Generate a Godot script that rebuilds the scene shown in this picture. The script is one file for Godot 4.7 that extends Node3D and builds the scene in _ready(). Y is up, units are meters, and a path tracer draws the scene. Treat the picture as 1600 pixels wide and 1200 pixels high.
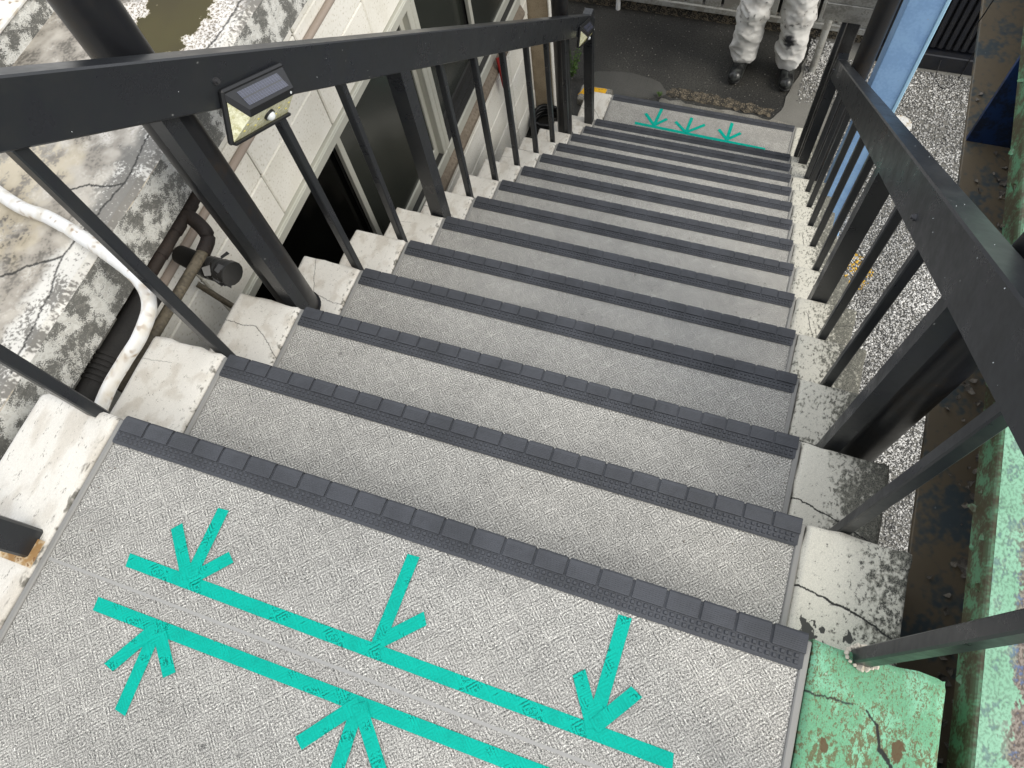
extends Node3D

# ---------------------------------------------------------------- measured stair
const NOSE_Y := [0.0, -0.186, -0.371, -0.5565, -0.7425, -0.926, -1.109, -1.292, -1.4785, -1.6635, -1.85, -2.0365, -2.226, -2.4125, -2.6315]
const NOSE_Z := [0.0, -0.223, -0.453, -0.693, -0.924, -1.160, -1.3975, -1.632, -1.870, -2.110, -2.350, -2.590, -2.827, -3.066, -3.501]
const GROUND := -2.68

var taken := {}
var M := {}
var rng := RandomNumberGenerator.new()
# planar uv frame used while vertices are written
var uv_o := Vector3.ZERO
var uv_x := Vector3(1, 0, 0)
var uv_y := Vector3(0, 0, 1)
var uv_add := Vector2.ZERO

# ---------------------------------------------------------------- naming
func tag(o: Node, label: String, category := "", group := "", kind := "") -> void:
	if label != "": o.set_meta("label", label)
	if category != "": o.set_meta("category", category)
	if group != "": o.set_meta("group", group)
	if kind != "": o.set_meta("kind", kind)

func numbered(parent: Node, called: String) -> String:
	var key := str(parent.get_instance_id()) + called
	var n: int = taken.get(key, 0)
	taken[key] = n + 1
	return called if n == 0 else "%s_%03d" % [called, n]

func base(called: String, at: Vector3, label: String, category: String, group := "") -> Node3D:
	var o := Node3D.new()
	o.name = numbered(self, called)
	o.position = at
	add_child(o, true)
	tag(o, label, category, group)
	return o

# writes the mesh in world coordinates, stored relative to the parent's origin
func put(called: String, mesh: Mesh, mat: Material, parent: Node3D, at := Transform3D.IDENTITY) -> MeshInstance3D:
	var mi := MeshInstance3D.new()
	mi.mesh = mesh
	mi.material_override = mat
	mi.transform = at
	mi.name = numbered(parent, called)
	parent.add_child(mi, true)
	return mi

func world_origin(n: Node3D) -> Vector3:
	var p := Vector3.ZERO
	var k: Node = n
	while k is Node3D and k != self:
		p += (k as Node3D).position
		k = k.get_parent()
	return p

func obj(called: String, s: SurfaceTool, mat: Material, parent: Node3D) -> MeshInstance3D:
	s.generate_normals()
	var off := Vector3.ZERO if parent == self else world_origin(parent)
	return put(called, s.commit(), mat, parent, Transform3D(Basis.IDENTITY, -off))

func thing(called: String, s: SurfaceTool, mat: Material, label: String, category: String, group := "") -> MeshInstance3D:
	var o := obj(called, s, mat, self)
	tag(o, label, category, group)
	return o

func structure(called: String, s: SurfaceTool, mat: Material) -> MeshInstance3D:
	var o := obj(called, s, mat, self)
	o.set_meta("kind", "structure")
	return o

# ---------------------------------------------------------------- mesh helpers
func begin() -> SurfaceTool:
	var s := SurfaceTool.new()
	s.begin(Mesh.PRIMITIVE_TRIANGLES)
	s.set_smooth_group(-1)
	return s

func vtx(s: SurfaceTool, p: Vector3) -> void:
	var d := p - uv_o
	s.set_uv(Vector2(d.dot(uv_x), d.dot(uv_y)) + uv_add)
	s.set_uv2(Vector2(p.x * 0.62 + p.y * 0.17, p.z * 0.62 + p.y * 0.31))
	s.add_vertex(p)

func tri(s: SurfaceTool, a: Vector3, b: Vector3, c: Vector3, n: Vector3) -> void:
	if (a - c).cross(a - b).dot(n) < 0.0:
		var t := b
		b = c
		c = t
	vtx(s, a)
	vtx(s, b)
	vtx(s, c)

func quad(s: SurfaceTool, a: Vector3, b: Vector3, c: Vector3, d: Vector3, n: Vector3) -> void:
	tri(s, a, b, c, n)
	tri(s, a, c, d, n)

func set_uv_frame(o: Vector3, x: Vector3, y: Vector3, add := Vector2.ZERO) -> void:
	uv_o = o
	uv_x = x
	uv_y = y
	uv_add = add

# chamfered box
func box(s: SurfaceTool, t: Transform3D, size: Vector3, b := 0.0) -> void:
	var h := size * 0.5
	s.set_smooth_group(-1)
	if b <= 0.0:
		for ax in 3:
			for sg in [-1.0, 1.0]:
				var n := Vector3.ZERO
				n[ax] = sg
				var u := Vector3.ZERO
				u[(ax + 1) % 3] = h[(ax + 1) % 3]
				var v := Vector3.ZERO
				v[(ax + 2) % 3] = h[(ax + 2) % 3]
				var c := n * h[ax]
				quad(s, t * (c - u - v), t * (c + u - v), t * (c + u + v), t * (c - u + v), t.basis * n)
		return
	b = min(b, min(h.x, min(h.y, h.z)) * 0.9)
	for ax in 3:
		var i := (ax + 1) % 3
		var j := (ax + 2) % 3
		for sg in [-1.0, 1.0]:
			var n := Vector3.ZERO
			n[ax] = sg
			var u := Vector3.ZERO
			u[i] = h[i] - b
			var v := Vector3.ZERO
			v[j] = h[j] - b
			var c := n * h[ax]
			quad(s, t * (c - u - v), t * (c + u - v), t * (c + u + v), t * (c - u + v), t.basis * n)
		for si in [-1.0, 1.0]:
			for sj in [-1.0, 1.0]:
				var p1 := Vector3.ZERO
				p1[i] = si * h[i]
				p1[j] = sj * (h[j] - b)
				var p2 := Vector3.ZERO
				p2[i] = si * (h[i] - b)
				p2[j] = sj * h[j]
				var e := Vector3.ZERO
				e[ax] = h[ax] - b
				quad(s, t * (p1 - e), t * (p1 + e), t * (p2 + e), t * (p2 - e), t.basis * (p1 + p2))
	for sx in [-1.0, 1.0]:
		for sy in [-1.0, 1.0]:
			for sz in [-1.0, 1.0]:
				var q := Vector3(sx, sy, sz)
				tri(s, t * (q * Vector3(h.x, h.y - b, h.z - b)), t * (q * Vector3(h.x - b, h.y, h.z - b)), t * (q * Vector3(h.x - b, h.y - b, h.z)), t.basis * q)

func at(p: Vector3) -> Transform3D:
	return Transform3D(Basis.IDENTITY, p)

# box given by two corners
func span(s: SurfaceTool, lo: Vector3, hi: Vector3, b := 0.0) -> void:
	box(s, at((lo + hi) * 0.5), (hi - lo).abs(), b)

func frame_of(dir: Vector3) -> Basis:
	var y := dir.normalized()
	var r := Vector3.UP if abs(y.y) < 0.9 else Vector3.RIGHT
	var x := r.cross(y).normalized()
	return Basis(x, y, x.cross(y).normalized() * -1.0).orthonormalized()

# square bar between two points (w across x-like side, d the other)
func bar(s: SurfaceTool, a: Vector3, b: Vector3, w: float, d: float, bev := 0.0) -> void:
	var y := (b - a).normalized()
	var x := Vector3.RIGHT
	if abs(y.x) > 0.7: x = Vector3.FORWARD
	var z := x.cross(y).normalized()
	x = y.cross(z).normalized()
	box(s, Transform3D(Basis(x, y, z), (a + b) * 0.5), Vector3(w, (b - a).length(), d), bev)

func tube(s: SurfaceTool, pts: Array, r, seg := 12, caps := true) -> void:
	var rings := []
	for i in pts.size():
		var d: Vector3
		if i == 0: d = pts[1] - pts[0]
		elif i == pts.size() - 1: d = pts[i] - pts[i - 1]
		else: d = (pts[i + 1] - pts[i]).normalized() + (pts[i] - pts[i - 1]).normalized()
		d = d.normalized()
		var ref := Vector3(0.31, 0.11, 0.94).normalized()
		if abs(d.dot(ref)) > 0.9: ref = Vector3(0.9, 0.4, 0.1).normalized()
		var u := ref.cross(d).normalized()
		var v := d.cross(u).normalized()
		var rad: float = r[i] if r is Array else r
		var ring := []
		for k in seg:
			var a := TAU * k / seg
			ring.append(pts[i] + (u * cos(a) + v * sin(a)) * rad)
		rings.append(ring)
	s.set_smooth_group(0)
	for i in rings.size() - 1:
		for k in seg:
			var a: Vector3 = rings[i][k]
			var b: Vector3 = rings[i][(k + 1) % seg]
			var c: Vector3 = rings[i + 1][(k + 1) % seg]
			var e: Vector3 = rings[i + 1][k]
			quad(s, a, b, c, e, (a + b + c + e) * 0.25 - (pts[i] + pts[i + 1]) * 0.5)
	s.set_smooth_group(-1)
	if caps:
		for i in [0, rings.size() - 1]:
			var n: Vector3 = (pts[0] - pts[1]) if i == 0 else (pts[i] - pts[i - 1])
			for k in seg:
				tri(s, pts[i], rings[i][k], rings[i][(k + 1) % seg], n)

# smooth path through points
func smooth(pts: Array, n := 6) -> Array:
	var out := []
	for i in pts.size() - 1:
		var p0: Vector3 = pts[max(i - 1, 0)]
		var p1: Vector3 = pts[i]
		var p2: Vector3 = pts[i + 1]
		var p3: Vector3 = pts[min(i + 2, pts.size() - 1)]
		for k in n:
			out.append(p1.cubic_interpolate(p2, p0, p3, float(k) / n))
	out.append(pts[-1])
	return out

# prism of a flat polygon (points in a plane), pushed by vector d
func prism(s: SurfaceTool, poly: Array, d: Vector3) -> void:
	s.set_smooth_group(-1)
	var n := d.normalized()
	var ux := Vector3(n.y, n.z, n.x).cross(n).normalized()
	var uy := n.cross(ux)
	var flat := PackedVector2Array()
	var c := Vector3.ZERO
	for p in poly:
		flat.append(Vector2(p.dot(ux), p.dot(uy)))
		c += p
	var idx := Geometry2D.triangulate_polygon(flat)
	for k in range(0, idx.size(), 3):
		tri(s, poly[idx[k]], poly[idx[k + 1]], poly[idx[k + 2]], -d)
		tri(s, poly[idx[k]] + d, poly[idx[k + 1]] + d, poly[idx[k + 2]] + d, d)
	var area := 0.0
	for i in flat.size():
		var a := flat[i]
		var b := flat[(i + 1) % flat.size()]
		area += a.x * b.y - b.x * a.y
	for i in poly.size():
		var a2: Vector3 = poly[i]
		var b2: Vector3 = poly[(i + 1) % poly.size()]
		var e := b2 - a2
		var outw := e.cross(n) * (1.0 if area > 0 else -1.0)
		quad(s, a2, b2, b2 + d, a2 + d, outw)

# ---------------------------------------------------------------- textures
func noise_bytes(seed_: int, freq: float, oct: int, w: int, h: int, seamless := false, kind := FastNoiseLite.TYPE_SIMPLEX_SMOOTH) -> PackedByteArray:
	var n := FastNoiseLite.new()
	n.seed = seed_
	n.noise_type = kind
	n.frequency = freq
	n.fractal_octaves = oct
	var im: Image
	if seamless: im = n.get_seamless_image(w, h, false, false, 0.15, true)
	else: im = n.get_image(w, h, false, false, true)
	if im.get_format() != Image.FORMAT_L8: im.convert(Image.FORMAT_L8)
	return im.get_data()

func tex_rgb(data: PackedByteArray, w: int, h: int) -> ImageTexture:
	return ImageTexture.create_from_image(Image.create_from_data(w, h, false, Image.FORMAT_RGB8, data))

func ss(a: float, b: float, x: float) -> float:
	return smoothstep(a, b, x)

# a tiling two-noise texture between three colours (sRGB), red also used for relief
func speckle(seed_: int, size: int, ca: Color, cb: Color, cc: Color, coarse := 0.01, fine := 0.12, bias := 0.5, hard := 0.12) -> ImageTexture:
	var a := noise_bytes(seed_, coarse, 4, size, size, true)
	var b := noise_bytes(seed_ + 7, fine, 2, size, size, true)
	var d := PackedByteArray()
	d.resize(size * size * 3)
	for i in size * size:
		var x := a[i] / 255.0
		var y := b[i] / 255.0
		var k := ss(bias - hard, bias + hard, x * 0.55 + y * 0.45)
		var c := ca.lerp(cb, k)
		c = c.lerp(cc, ss(0.72, 0.88, y) * 0.8)
		d[i * 3] = int(c.r * 255.0)
		d[i * 3 + 1] = int(c.g * 255.0)
		d[i * 3 + 2] = int(c.b * 255.0)
	return tex_rgb(d, size, size)

func plain(c: Color, rough := 0.8, metal := 0.0, spec := 0.5) -> StandardMaterial3D:
	var m := StandardMaterial3D.new()
	m.albedo_color = c
	m.roughness = rough
	m.metallic = metal
	m.metallic_specular = spec
	return m

func textured(t: Texture2D, rough := 0.9, tile := 0.0, relief := 0.0, spec := 0.5) -> StandardMaterial3D:
	var m := plain(Color.WHITE, rough, 0.0, spec)
	m.albedo_texture = t
	if tile > 0.0:
		m.uv1_triplanar = true
		m.uv1_world_triplanar = true
		m.uv1_scale = Vector3.ONE / tile
	if relief > 0.0:
		m.heightmap_enabled = true
		m.heightmap_texture = t
		m.heightmap_scale = relief
	return m

func crack(mask: PackedFloat32Array, w: int, h: int, a: Vector2, b: Vector2, r: float, strength := 1.0) -> void:
	var n := int((b - a).length()) + 1
	var off := 0.0
	var nrm := (b - a).normalized().orthogonal()
	for i in n + 1:
		var t := float(i) / n
		off += rng.randf_range(-1.0, 1.0)
		off *= 0.985
		var p := a.lerp(b, t) + nrm * off * sin(PI * clampf(t, 0.04, 0.96))
		var rr := r * rng.randf_range(0.5, 1.3)
		for dy in range(-3, 4):
			for dx in range(-3, 4):
				var x := int(p.x) + dx
				var y := int(p.y) + dy
				if x < 0 or y < 0 or x >= w or y >= h: continue
				var d := Vector2(x + 0.5 - p.x, y + 0.5 - p.y).length()
				var v := clampf((rr - d) + 0.5, 0.0, 1.0) * strength
				if v > mask[y * w + x]: mask[y * w + x] = v

func blob(mask: PackedFloat32Array, w: int, h: int, c: Vector2, r: float, n: PackedByteArray) -> void:
	for y in range(max(0, int(c.y - r * 1.6)), min(h, int(c.y + r * 1.6))):
		for x in range(max(0, int(c.x - r * 1.6)), min(w, int(c.x + r * 1.6))):
			var d := Vector2(x - c.x, y - c.y).length() / r + (n[y * w + x] / 255.0 - 0.5) * 1.6
			if d < 0.8: mask[y * w + x] = max(mask[y * w + x], ss(0.8, 0.68, d))

func zeros(n: int) -> PackedFloat32Array:
	var p := PackedFloat32Array()
	p.resize(n)
	return p

func make_mat_texture() -> void:
	# concentric lozenge embossing, 0.32 m tile, lozenges 40 mm across the diagonal
	var n := 768
	var d := PackedByteArray()
	d.resize(n * n * 3)
	var col := PackedByteArray()
	col.resize(n * n * 3)
	var nz := noise_bytes(3, 0.09, 2, n, n, true)
	var nf := noise_bytes(4, 0.15, 2, n, n, true)
	var nl := noise_bytes(5, 0.008, 3, n, n, true)
	var per := n / 8.0
	for y in n:
		for x in n:
			var i := y * n + x
			var wob := (nz[i] / 255.0 - 0.5) * 6.0
			var u := (x + y) / per + wob * 0.02
			var v := (x - y + n) / per + wob * 0.02
			var fu := absf(u - floorf(u) - 0.5)
			var fv := absf(v - floorf(v) - 0.5)
			var q: float = max(fu, fv) * 2.0
			var cell := (int(floorf(u)) * 7 + int(floorf(v)) * 13) % 5
			var w := 0.5 + 0.5 * cos(q * PI * (5.4 + 0.7 * (cell % 3)) + nz[i] / 255.0 * 2.8)
			var amp := 0.55 + 0.45 * (nz[i] / 255.0)
			var side: float = 1.0 if (fu > fv) == ((cell + int(floorf(u)) ) % 2 == 0) else 0.6
			var hgt := 0.5 + (w - 0.5) * amp * 0.75 * side + (nf[i] / 255.0 - 0.5) * 0.6
			d[i * 3] = int(clampf(hgt, 0, 1) * 255)
			d[i * 3 + 1] = d[i * 3]
			d[i * 3 + 2] = d[i * 3]
			var a := 0.585 + (nl[i] / 255.0 - 0.5) * 0.05 + (nf[i] / 255.0 - 0.5) * 0.6 + (rng.randf() - 0.5) * 0.2 + (w - 0.5) * 0.50 * side * ss(0.25, 0.75, nz[i] / 255.0)
			a = clampf(a, 0.0, 1.0)
			col[i * 3] = int(a * 255)
			col[i * 3 + 1] = int(a * 0.99 * 255)
			col[i * 3 + 2] = int(a * 0.962 * 255)
	var relief := tex_rgb(d, n, n)
	var mat := textured(tex_rgb(col, n, n), 0.62)
	var wn := 512
	var wa := noise_bytes(6, 0.012, 4, wn, wn, true)
	var wb := noise_bytes(7, 0.12, 2, wn, wn, true)
	var wear := PackedByteArray()
	wear.resize(wn * wn * 3)
	for i in wn * wn:
		var v := 0.99 - 0.035 * ss(0.45, 0.8, wa[i] / 255.0) - 0.3 * ss(0.86, 0.95, wb[i] / 255.0) * ss(0.4, 0.7, wa[i] / 255.0)
		wear[i * 3] = int(v * 255)
		wear[i * 3 + 1] = int(v * 254)
		wear[i * 3 + 2] = int(v * 251)
	mat.detail_enabled = true
	mat.detail_albedo = tex_rgb(wear, wn, wn)
	mat.detail_blend_mode = BaseMaterial3D.BLEND_MODE_MUL
	mat.detail_uv_layer = BaseMaterial3D.DETAIL_UV_2
	mat.heightmap_enabled = true
	mat.heightmap_texture = relief
	mat.heightmap_scale = 0.05
	M.vinyl = mat
	var tc := PackedByteArray()
	tc.resize(n * n * 3)
	for i in n * n:
		var k := (0.82 + 0.14 * (d[i * 3] / 255.0) + 0.10 * (nl[i] / 255.0)) * (1.0 - 0.32 * ss(0.56, 0.72, nl[i] / 255.0) * ss(0.5, 0.3, d[i * 3] / 255.0))
		tc[i * 3] = int(0.0 * 255 * k)
		tc[i * 3 + 1] = int(0.69 * 255 * k)
		tc[i * 3 + 2] = int(0.61 * 255 * k)
	var tape := textured(tex_rgb(tc, n, n), 0.4)
	tape.metallic_specular = 0.25
	tape.heightmap_enabled = true
	tape.heightmap_texture = relief
	tape.heightmap_scale = 0.045
	M.tape = tape

func make_block_atlas() -> void:
	var w := 1280
	var h := 512
	var cs := 256
	var nl := noise_bytes(21, 0.012, 4, w, h)
	var nm := noise_bytes(22, 0.05, 4, w, h)
	var nf := noise_bytes(23, 0.22, 2, w, h)
	var ng := noise_bytes(24, 0.1, 3, w, h)
	var cr := zeros(w * h)
	var bl := zeros(w * h)
	rng.seed = 77
	var cell := func(i: int) -> Vector2: return Vector2((i % 5) * cs, (i / 5) * cs)
	# cells 0-3 left blocks, 4-8 right blocks, 9 green block
	var o: Vector2 = cell.call(0)
	crack(cr, w, h, o + Vector2(10, 150), o + Vector2(70, 255), 0.9, 0.5)
	o = cell.call(1)
	crack(cr, w, h, o + Vector2(4, 70), o + Vector2(110, 60), 0.8, 0.35)
	o = cell.call(2)
	crack(cr, w, h, o + Vector2(4, 96), o + Vector2(130, 90), 1.0, 0.6)
	crack(cr, w, h, o + Vector2(130, 90), o + Vector2(252, 160), 1.0, 0.6)
	o = cell.call(3)
	crack(cr, w, h, o + Vector2(60, 4), o + Vector2(120, 120), 1.0, 0.5)
	crack(cr, w, h, o + Vector2(120, 120), o + Vector2(250, 130), 1.0, 0.5)
	o = cell.call(4)
	crack(cr, w, h, o + Vector2(2, 128), o + Vector2(70, 136), 1.5)
	crack(cr, w, h, o + Vector2(70, 136), o + Vector2(150, 150), 1.9)
	crack(cr, w, h, o + Vector2(150, 150), o + Vector2(254, 178), 1.5)
	crack(cr, w, h, o + Vector2(84, 215), o + Vector2(96, 252), 1.2)
	blob(bl, w, h, o + Vector2(44, 206), 24, nm)
	blob(bl, w, h, o + Vector2(140, 196), 13, nm)
	blob(bl, w, h, o + Vector2(150, 214), 11, nm)
	blob(bl, w, h, o + Vector2(76, 196), 8, nm)
	o = cell.call(5)
	crack(cr, w, h, o + Vector2(2, 140), o + Vector2(110, 160), 1.4)
	crack(cr, w, h, o + Vector2(110, 160), o + Vector2(254, 205), 1.3)
	o = cell.call(6)
	crack(cr, w, h, o + Vector2(2, 170), o + Vector2(254, 175), 1.1)
	o = cell.call(7)
	crack(cr, w, h, o + Vector2(2, 150), o + Vector2(150, 185), 1.2)
	o = cell.call(8)
	crack(cr, w, h, o + Vector2(60, 60), o + Vector2(130, 220), 1.2, 0.8)
	crack(cr, w, h, o + Vector2(130, 100), o + Vector2(250, 70), 1.0, 0.8)
	o = cell.call(9)
	crack(cr, w, h, o + Vector2(4, 62), o + Vector2(90, 60), 1.0, 0.9)
	crack(cr, w, h, o + Vector2(116, 62), o + Vector2(138, 74), 1.2)
	crack(cr, w, h, o + Vector2(138, 74), o + Vector2(146, 98), 2.0)
	crack(cr, w, h, o + Vector2(146, 98), o + Vector2(170, 112), 2.6)
	crack(cr, w, h, o + Vector2(128, 140), o + Vector2(156, 132), 1.1)
	crack(cr, w, h, o + Vector2(80, 150), o + Vector2(98, 160), 2.3)
	crack(cr, w, h, o + Vector2(98, 160), o + Vector2(101, 176), 2.6)
	crack(cr, w, h, o + Vector2(101, 176), o + Vector2(118, 188), 1.8)
	crack(cr, w, h, o + Vector2(112, 186), o + Vector2(130, 240), 0.9, 0.8)
	blob(bl, w, h, o + Vector2(150, 140), 20, nm)
	blob(bl, w, h, o + Vector2(176, 92), 13, nm)
	blob(bl, w, h, o + Vector2(50, 112), 9, nm)
	blob(bl, w, h, o + Vector2(60, 170), 8, nm)
	var d := PackedByteArray()
	d.resize(w * h * 3)
	var paint := Color(0.845, 0.83, 0.795)
	var grime := Color(0.36, 0.35, 0.32)
	var soot := Color(0.13, 0.13, 0.125)
	for y in h:
		for x in w:
			var i := y * w + x
			var ci := (y / cs) * 5 + x / cs
			var u := (x % cs) / float(cs)
			var v := (y % cs) / float(cs)
			var l := nl[i] / 255.0
			var m := nm[i] / 255.0
			var f := nf[i] / 255.0
			var g := ng[i] / 255.0
			var c := paint
			if ci < 4:
				c = c.lerp(Color(0.74, 0.71, 0.66), ss(0.45, 0.8, l) * 0.6)
				var gr2 := f * 0.65 + rng.randf() * 0.35
				c = c.lerp(grime, ss(gr2 - 0.08, gr2 + 0.08, 0.06 + ss(0.5, 0.85, m) * 0.3) * 0.7)
				c = c.lerp(c.darkened(0.08), rng.randf())
				c = c.lerp(grime, ss(0.55, 0.75, m) * ss(0.86, 0.97, u) * 0.8)
				c = c.lerp(grime, ss(0.5, 0.8, l * 0.4 + g * 0.6) * ss(0.75, 1.0, v) * 0.55)
			elif ci < 9:
				var amt := 0.2 + 0.42 * ss(0.25, 0.95, u) if ci == 4 else (0.2 + 0.62 * ss(0.15, 0.85, u) if ci == 5 else 0.34 + 0.46 * ss(0.2, 0.9, u))
				var k := ss(0.78 - amt * 0.75, 1.02 - amt * 0.75, l * 0.3 + m * 0.4 + g * 0.3)
				c = Color(0.83, 0.815, 0.76).lerp(Color(0.46, 0.455, 0.41), k * 0.85)
				var gr := f * 0.6 + rng.randf() * 0.4
				c = c.lerp(soot, ss(gr - 0.1, gr + 0.1, 0.02 + ss(0.45, 0.85, m * 0.5 + g * 0.3 + amt * 0.5) * 0.5) * (0.7 if ci == 4 else 0.5))
				c = c.lerp(c.darkened(0.14), rng.randf())
				c = c.lerp(Color(0.5, 0.47, 0.38), ss(0.5, 0.7, g) * ss(0.82, 1.0, v) * 0.7)
			else:
				c = Color(0.42, 0.65, 0.5)
				c = c.lerp(Color(0.5, 0.74, 0.6), ss(0.4, 0.7, l))
				var gr3 := f * 0.6 + rng.randf() * 0.4
				var dn := ss(0.38, 0.72, m * 0.4 + g * 0.35 + l * 0.25) * (0.35 + 0.65 * ss(0.1, 0.6, v))
				c = c.lerp(Color(0.4, 0.38, 0.26), ss(gr3 - 0.1, gr3 + 0.1, 0.24 + dn * 0.85) * 0.9)
				c = c.lerp(c.darkened(0.15), rng.randf())
				c = c.lerp(Color(0.8, 0.82, 0.78), ss(0.84, 0.92, g) * 0.6)
			if ci == 9: c = c.lerp(Color(0.33, 0.25, 0.16), bl[i] * 0.9)
			else: c = c.lerp(Color(0.2, 0.2, 0.19), bl[i] * 0.9)
			c = c.lerp(Color(0.1, 0.1, 0.095), cr[i] * 0.92)
			d[i * 3] = int(c.r * 255)
			d[i * 3 + 1] = int(c.g * 255)
			d[i * 3 + 2] = int(c.b * 255)
	M.block = textured(tex_rgb(d, w, h), 0.85, 0.0, 0.14)

func make_canopy_textures() -> void:
	# top: x -1.90..-0.87, z -1.90..0.50
	var w := 512
	var h := 1152
	var nl := noise_bytes(31, 0.006, 4, w, h)
	var nm := noise_bytes(32, 0.03, 4, w, h)
	var nf := noise_bytes(33, 0.2, 3, w, h)
	var ng := noise_bytes(34, 0.02, 5, w, h)
	var cr := zeros(w * h)
	rng.seed = 99
	var px := func(x: float, z: float) -> Vector2: return Vector2((x + 1.90) / 1.03 * w, (z + 1.90) / 2.4 * h)
	crack(cr, w, h, px.call(-0.885, -0.02), px.call(-0.935, -0.28), 0.9, 0.8)
	crack(cr, w, h, px.call(-0.935, -0.28), px.call(-0.905, -0.48), 1.0, 0.8)
	crack(cr, w, h, px.call(-0.905, -0.48), px.call(-0.93, -0.75), 0.9, 0.8)
	crack(cr, w, h, px.call(-0.905, -0.48), px.call(-1.04, -0.42), 0.9, 0.9)
	crack(cr, w, h, px.call(-0.935, -0.28), px.call(-1.1, -0.15), 1.2, 0.8)
	crack(cr, w, h, px.call(-1.1, -0.45), px.call(-1.25, -0.5), 1.0, 0.7)
	crack(cr, w, h, px.call(-0.93, -0.75), px.call(-0.9, -1.2), 1.2, 0.7)
	var d := PackedByteArray()
	d.resize(w * h * 3)
	var rg := PackedByteArray()
	rg.resize(w * h * 3)
	for y in h:
		for x in w:
			var i := y * w + x
			var wx := -1.90 + 1.03 * x / w
			var wz := -1.90 + 2.4 * y / h
			var l := nl[i] / 255.0
			var m := nm[i] / 255.0
			var f := nf[i] / 255.0
			var g := ng[i] / 255.0
			var c := Color(0.7, 0.675, 0.63).lerp(Color(0.55, 0.525, 0.485), ss(0.3, 0.7, l * 0.5 + m * 0.5))
			c = c.lerp(Color(0.78, 0.76, 0.72), ss(0.55, 0.75, g * 0.6 + f * 0.4) * 0.7)
			# outer strip: black lichen on bright plaster
			var edge := ss(-0.97, -0.93, wx + (m - 0.5) * 0.05)
			var dens := ss(0.3, 0.68, l * 0.45 + g * 0.35 + m * 0.2)
			var grain := f * 0.75 + rng.randf() * 0.25
			var strip := Color(0.39, 0.385, 0.37).lerp(Color(0.86, 0.855, 0.83), ss(grain - 0.12, grain + 0.12, 0.2 + dens * 0.6))
			c = c.lerp(strip, edge * 0.75)
			# black mottling
			c = c.lerp(Color(0.24, 0.23, 0.21), ss(0.56, 0.72, m * 0.35 + f * 0.35 + l * 0.3) * (1.0 - edge) * 0.5)
			# yellowish old paint, near left
			var yel := ss(-1.02, -1.1, wx + (g - 0.5) * 0.15) * ss(-0.62, -0.5, wz)
			c = c.lerp(Color(0.76, 0.68, 0.5).lerp(Color(0.22, 0.2, 0.17), ss(0.52, 0.6, m * 0.5 + f * 0.3 + g * 0.2)), yel * 0.25)
			# bright flaking crust round the pool
			var dp := Vector2((wx + 1.055) / 0.085, (wz + 0.97) / 0.2).length() + (m - 0.5) * 0.9 + (f - 0.5) * 0.25
			c = c.lerp(Color(0.86, 0.84, 0.82).lerp(Color(0.36, 0.32, 0.25), ss(0.5, 0.72, f * 0.6 + rng.randf() * 0.4)), ss(2.2, 1.3, dp) * 0.8)
			var pool := ss(1.0, 0.95, dp)
			c = c.lerp(Color(0.25, 0.225, 0.07).lerp(Color(0.19, 0.16, 0.05), l), pool)
			c = c.lerp(Color(0.08, 0.08, 0.075), cr[i] * 0.9)
			d[i * 3] = int(c.r * 255)
			d[i * 3 + 1] = int(c.g * 255)
			d[i * 3 + 2] = int(c.b * 255)
			var rr := int(lerpf(0.92, 0.75, pool) * 255)
			rg[i * 3] = rr
			rg[i * 3 + 1] = rr
			rg[i * 3 + 2] = rr
	M.canopy = textured(tex_rgb(d, w, h), 1.0, 0.0, 0.25)
	M.canopy.roughness_texture = tex_rgb(rg, w, h)
	# outer face: black lichen and white plaster
	w = 512
	h = 512
	nl = noise_bytes(41, 0.012, 3, w, h, true)
	nf = noise_bytes(42, 0.2, 2, w, h, true)
	nm = noise_bytes(43, 0.05, 3, w, h, true)
	d.resize(w * h * 3)
	for i in w * h:
		var dens := ss(0.28, 0.72, nl[i] / 255.0 * 0.7 + nm[i] / 255.0 * 0.3)
		var grain := nf[i] / 255.0 * 0.7 + rng.randf() * 0.3
		var k := ss(grain - 0.14, grain + 0.14, 0.2 + dens * 0.62)
		var c := Color(0.39, 0.39, 0.375).lerp(Color(0.82, 0.82, 0.8), k)
		c = c.lerp(Color(0.6, 0.59, 0.56), ss(0.5, 0.75, nm[i] / 255.0) * 0.3)
		d[i * 3] = int(c.r * 255)
		d[i * 3 + 1] = int(c.g * 255)
		d[i * 3 + 2] = int(c.b * 255)
	M.lichen = textured(tex_rgb(d, w, h), 0.95, 0.42, 0.3)

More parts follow.
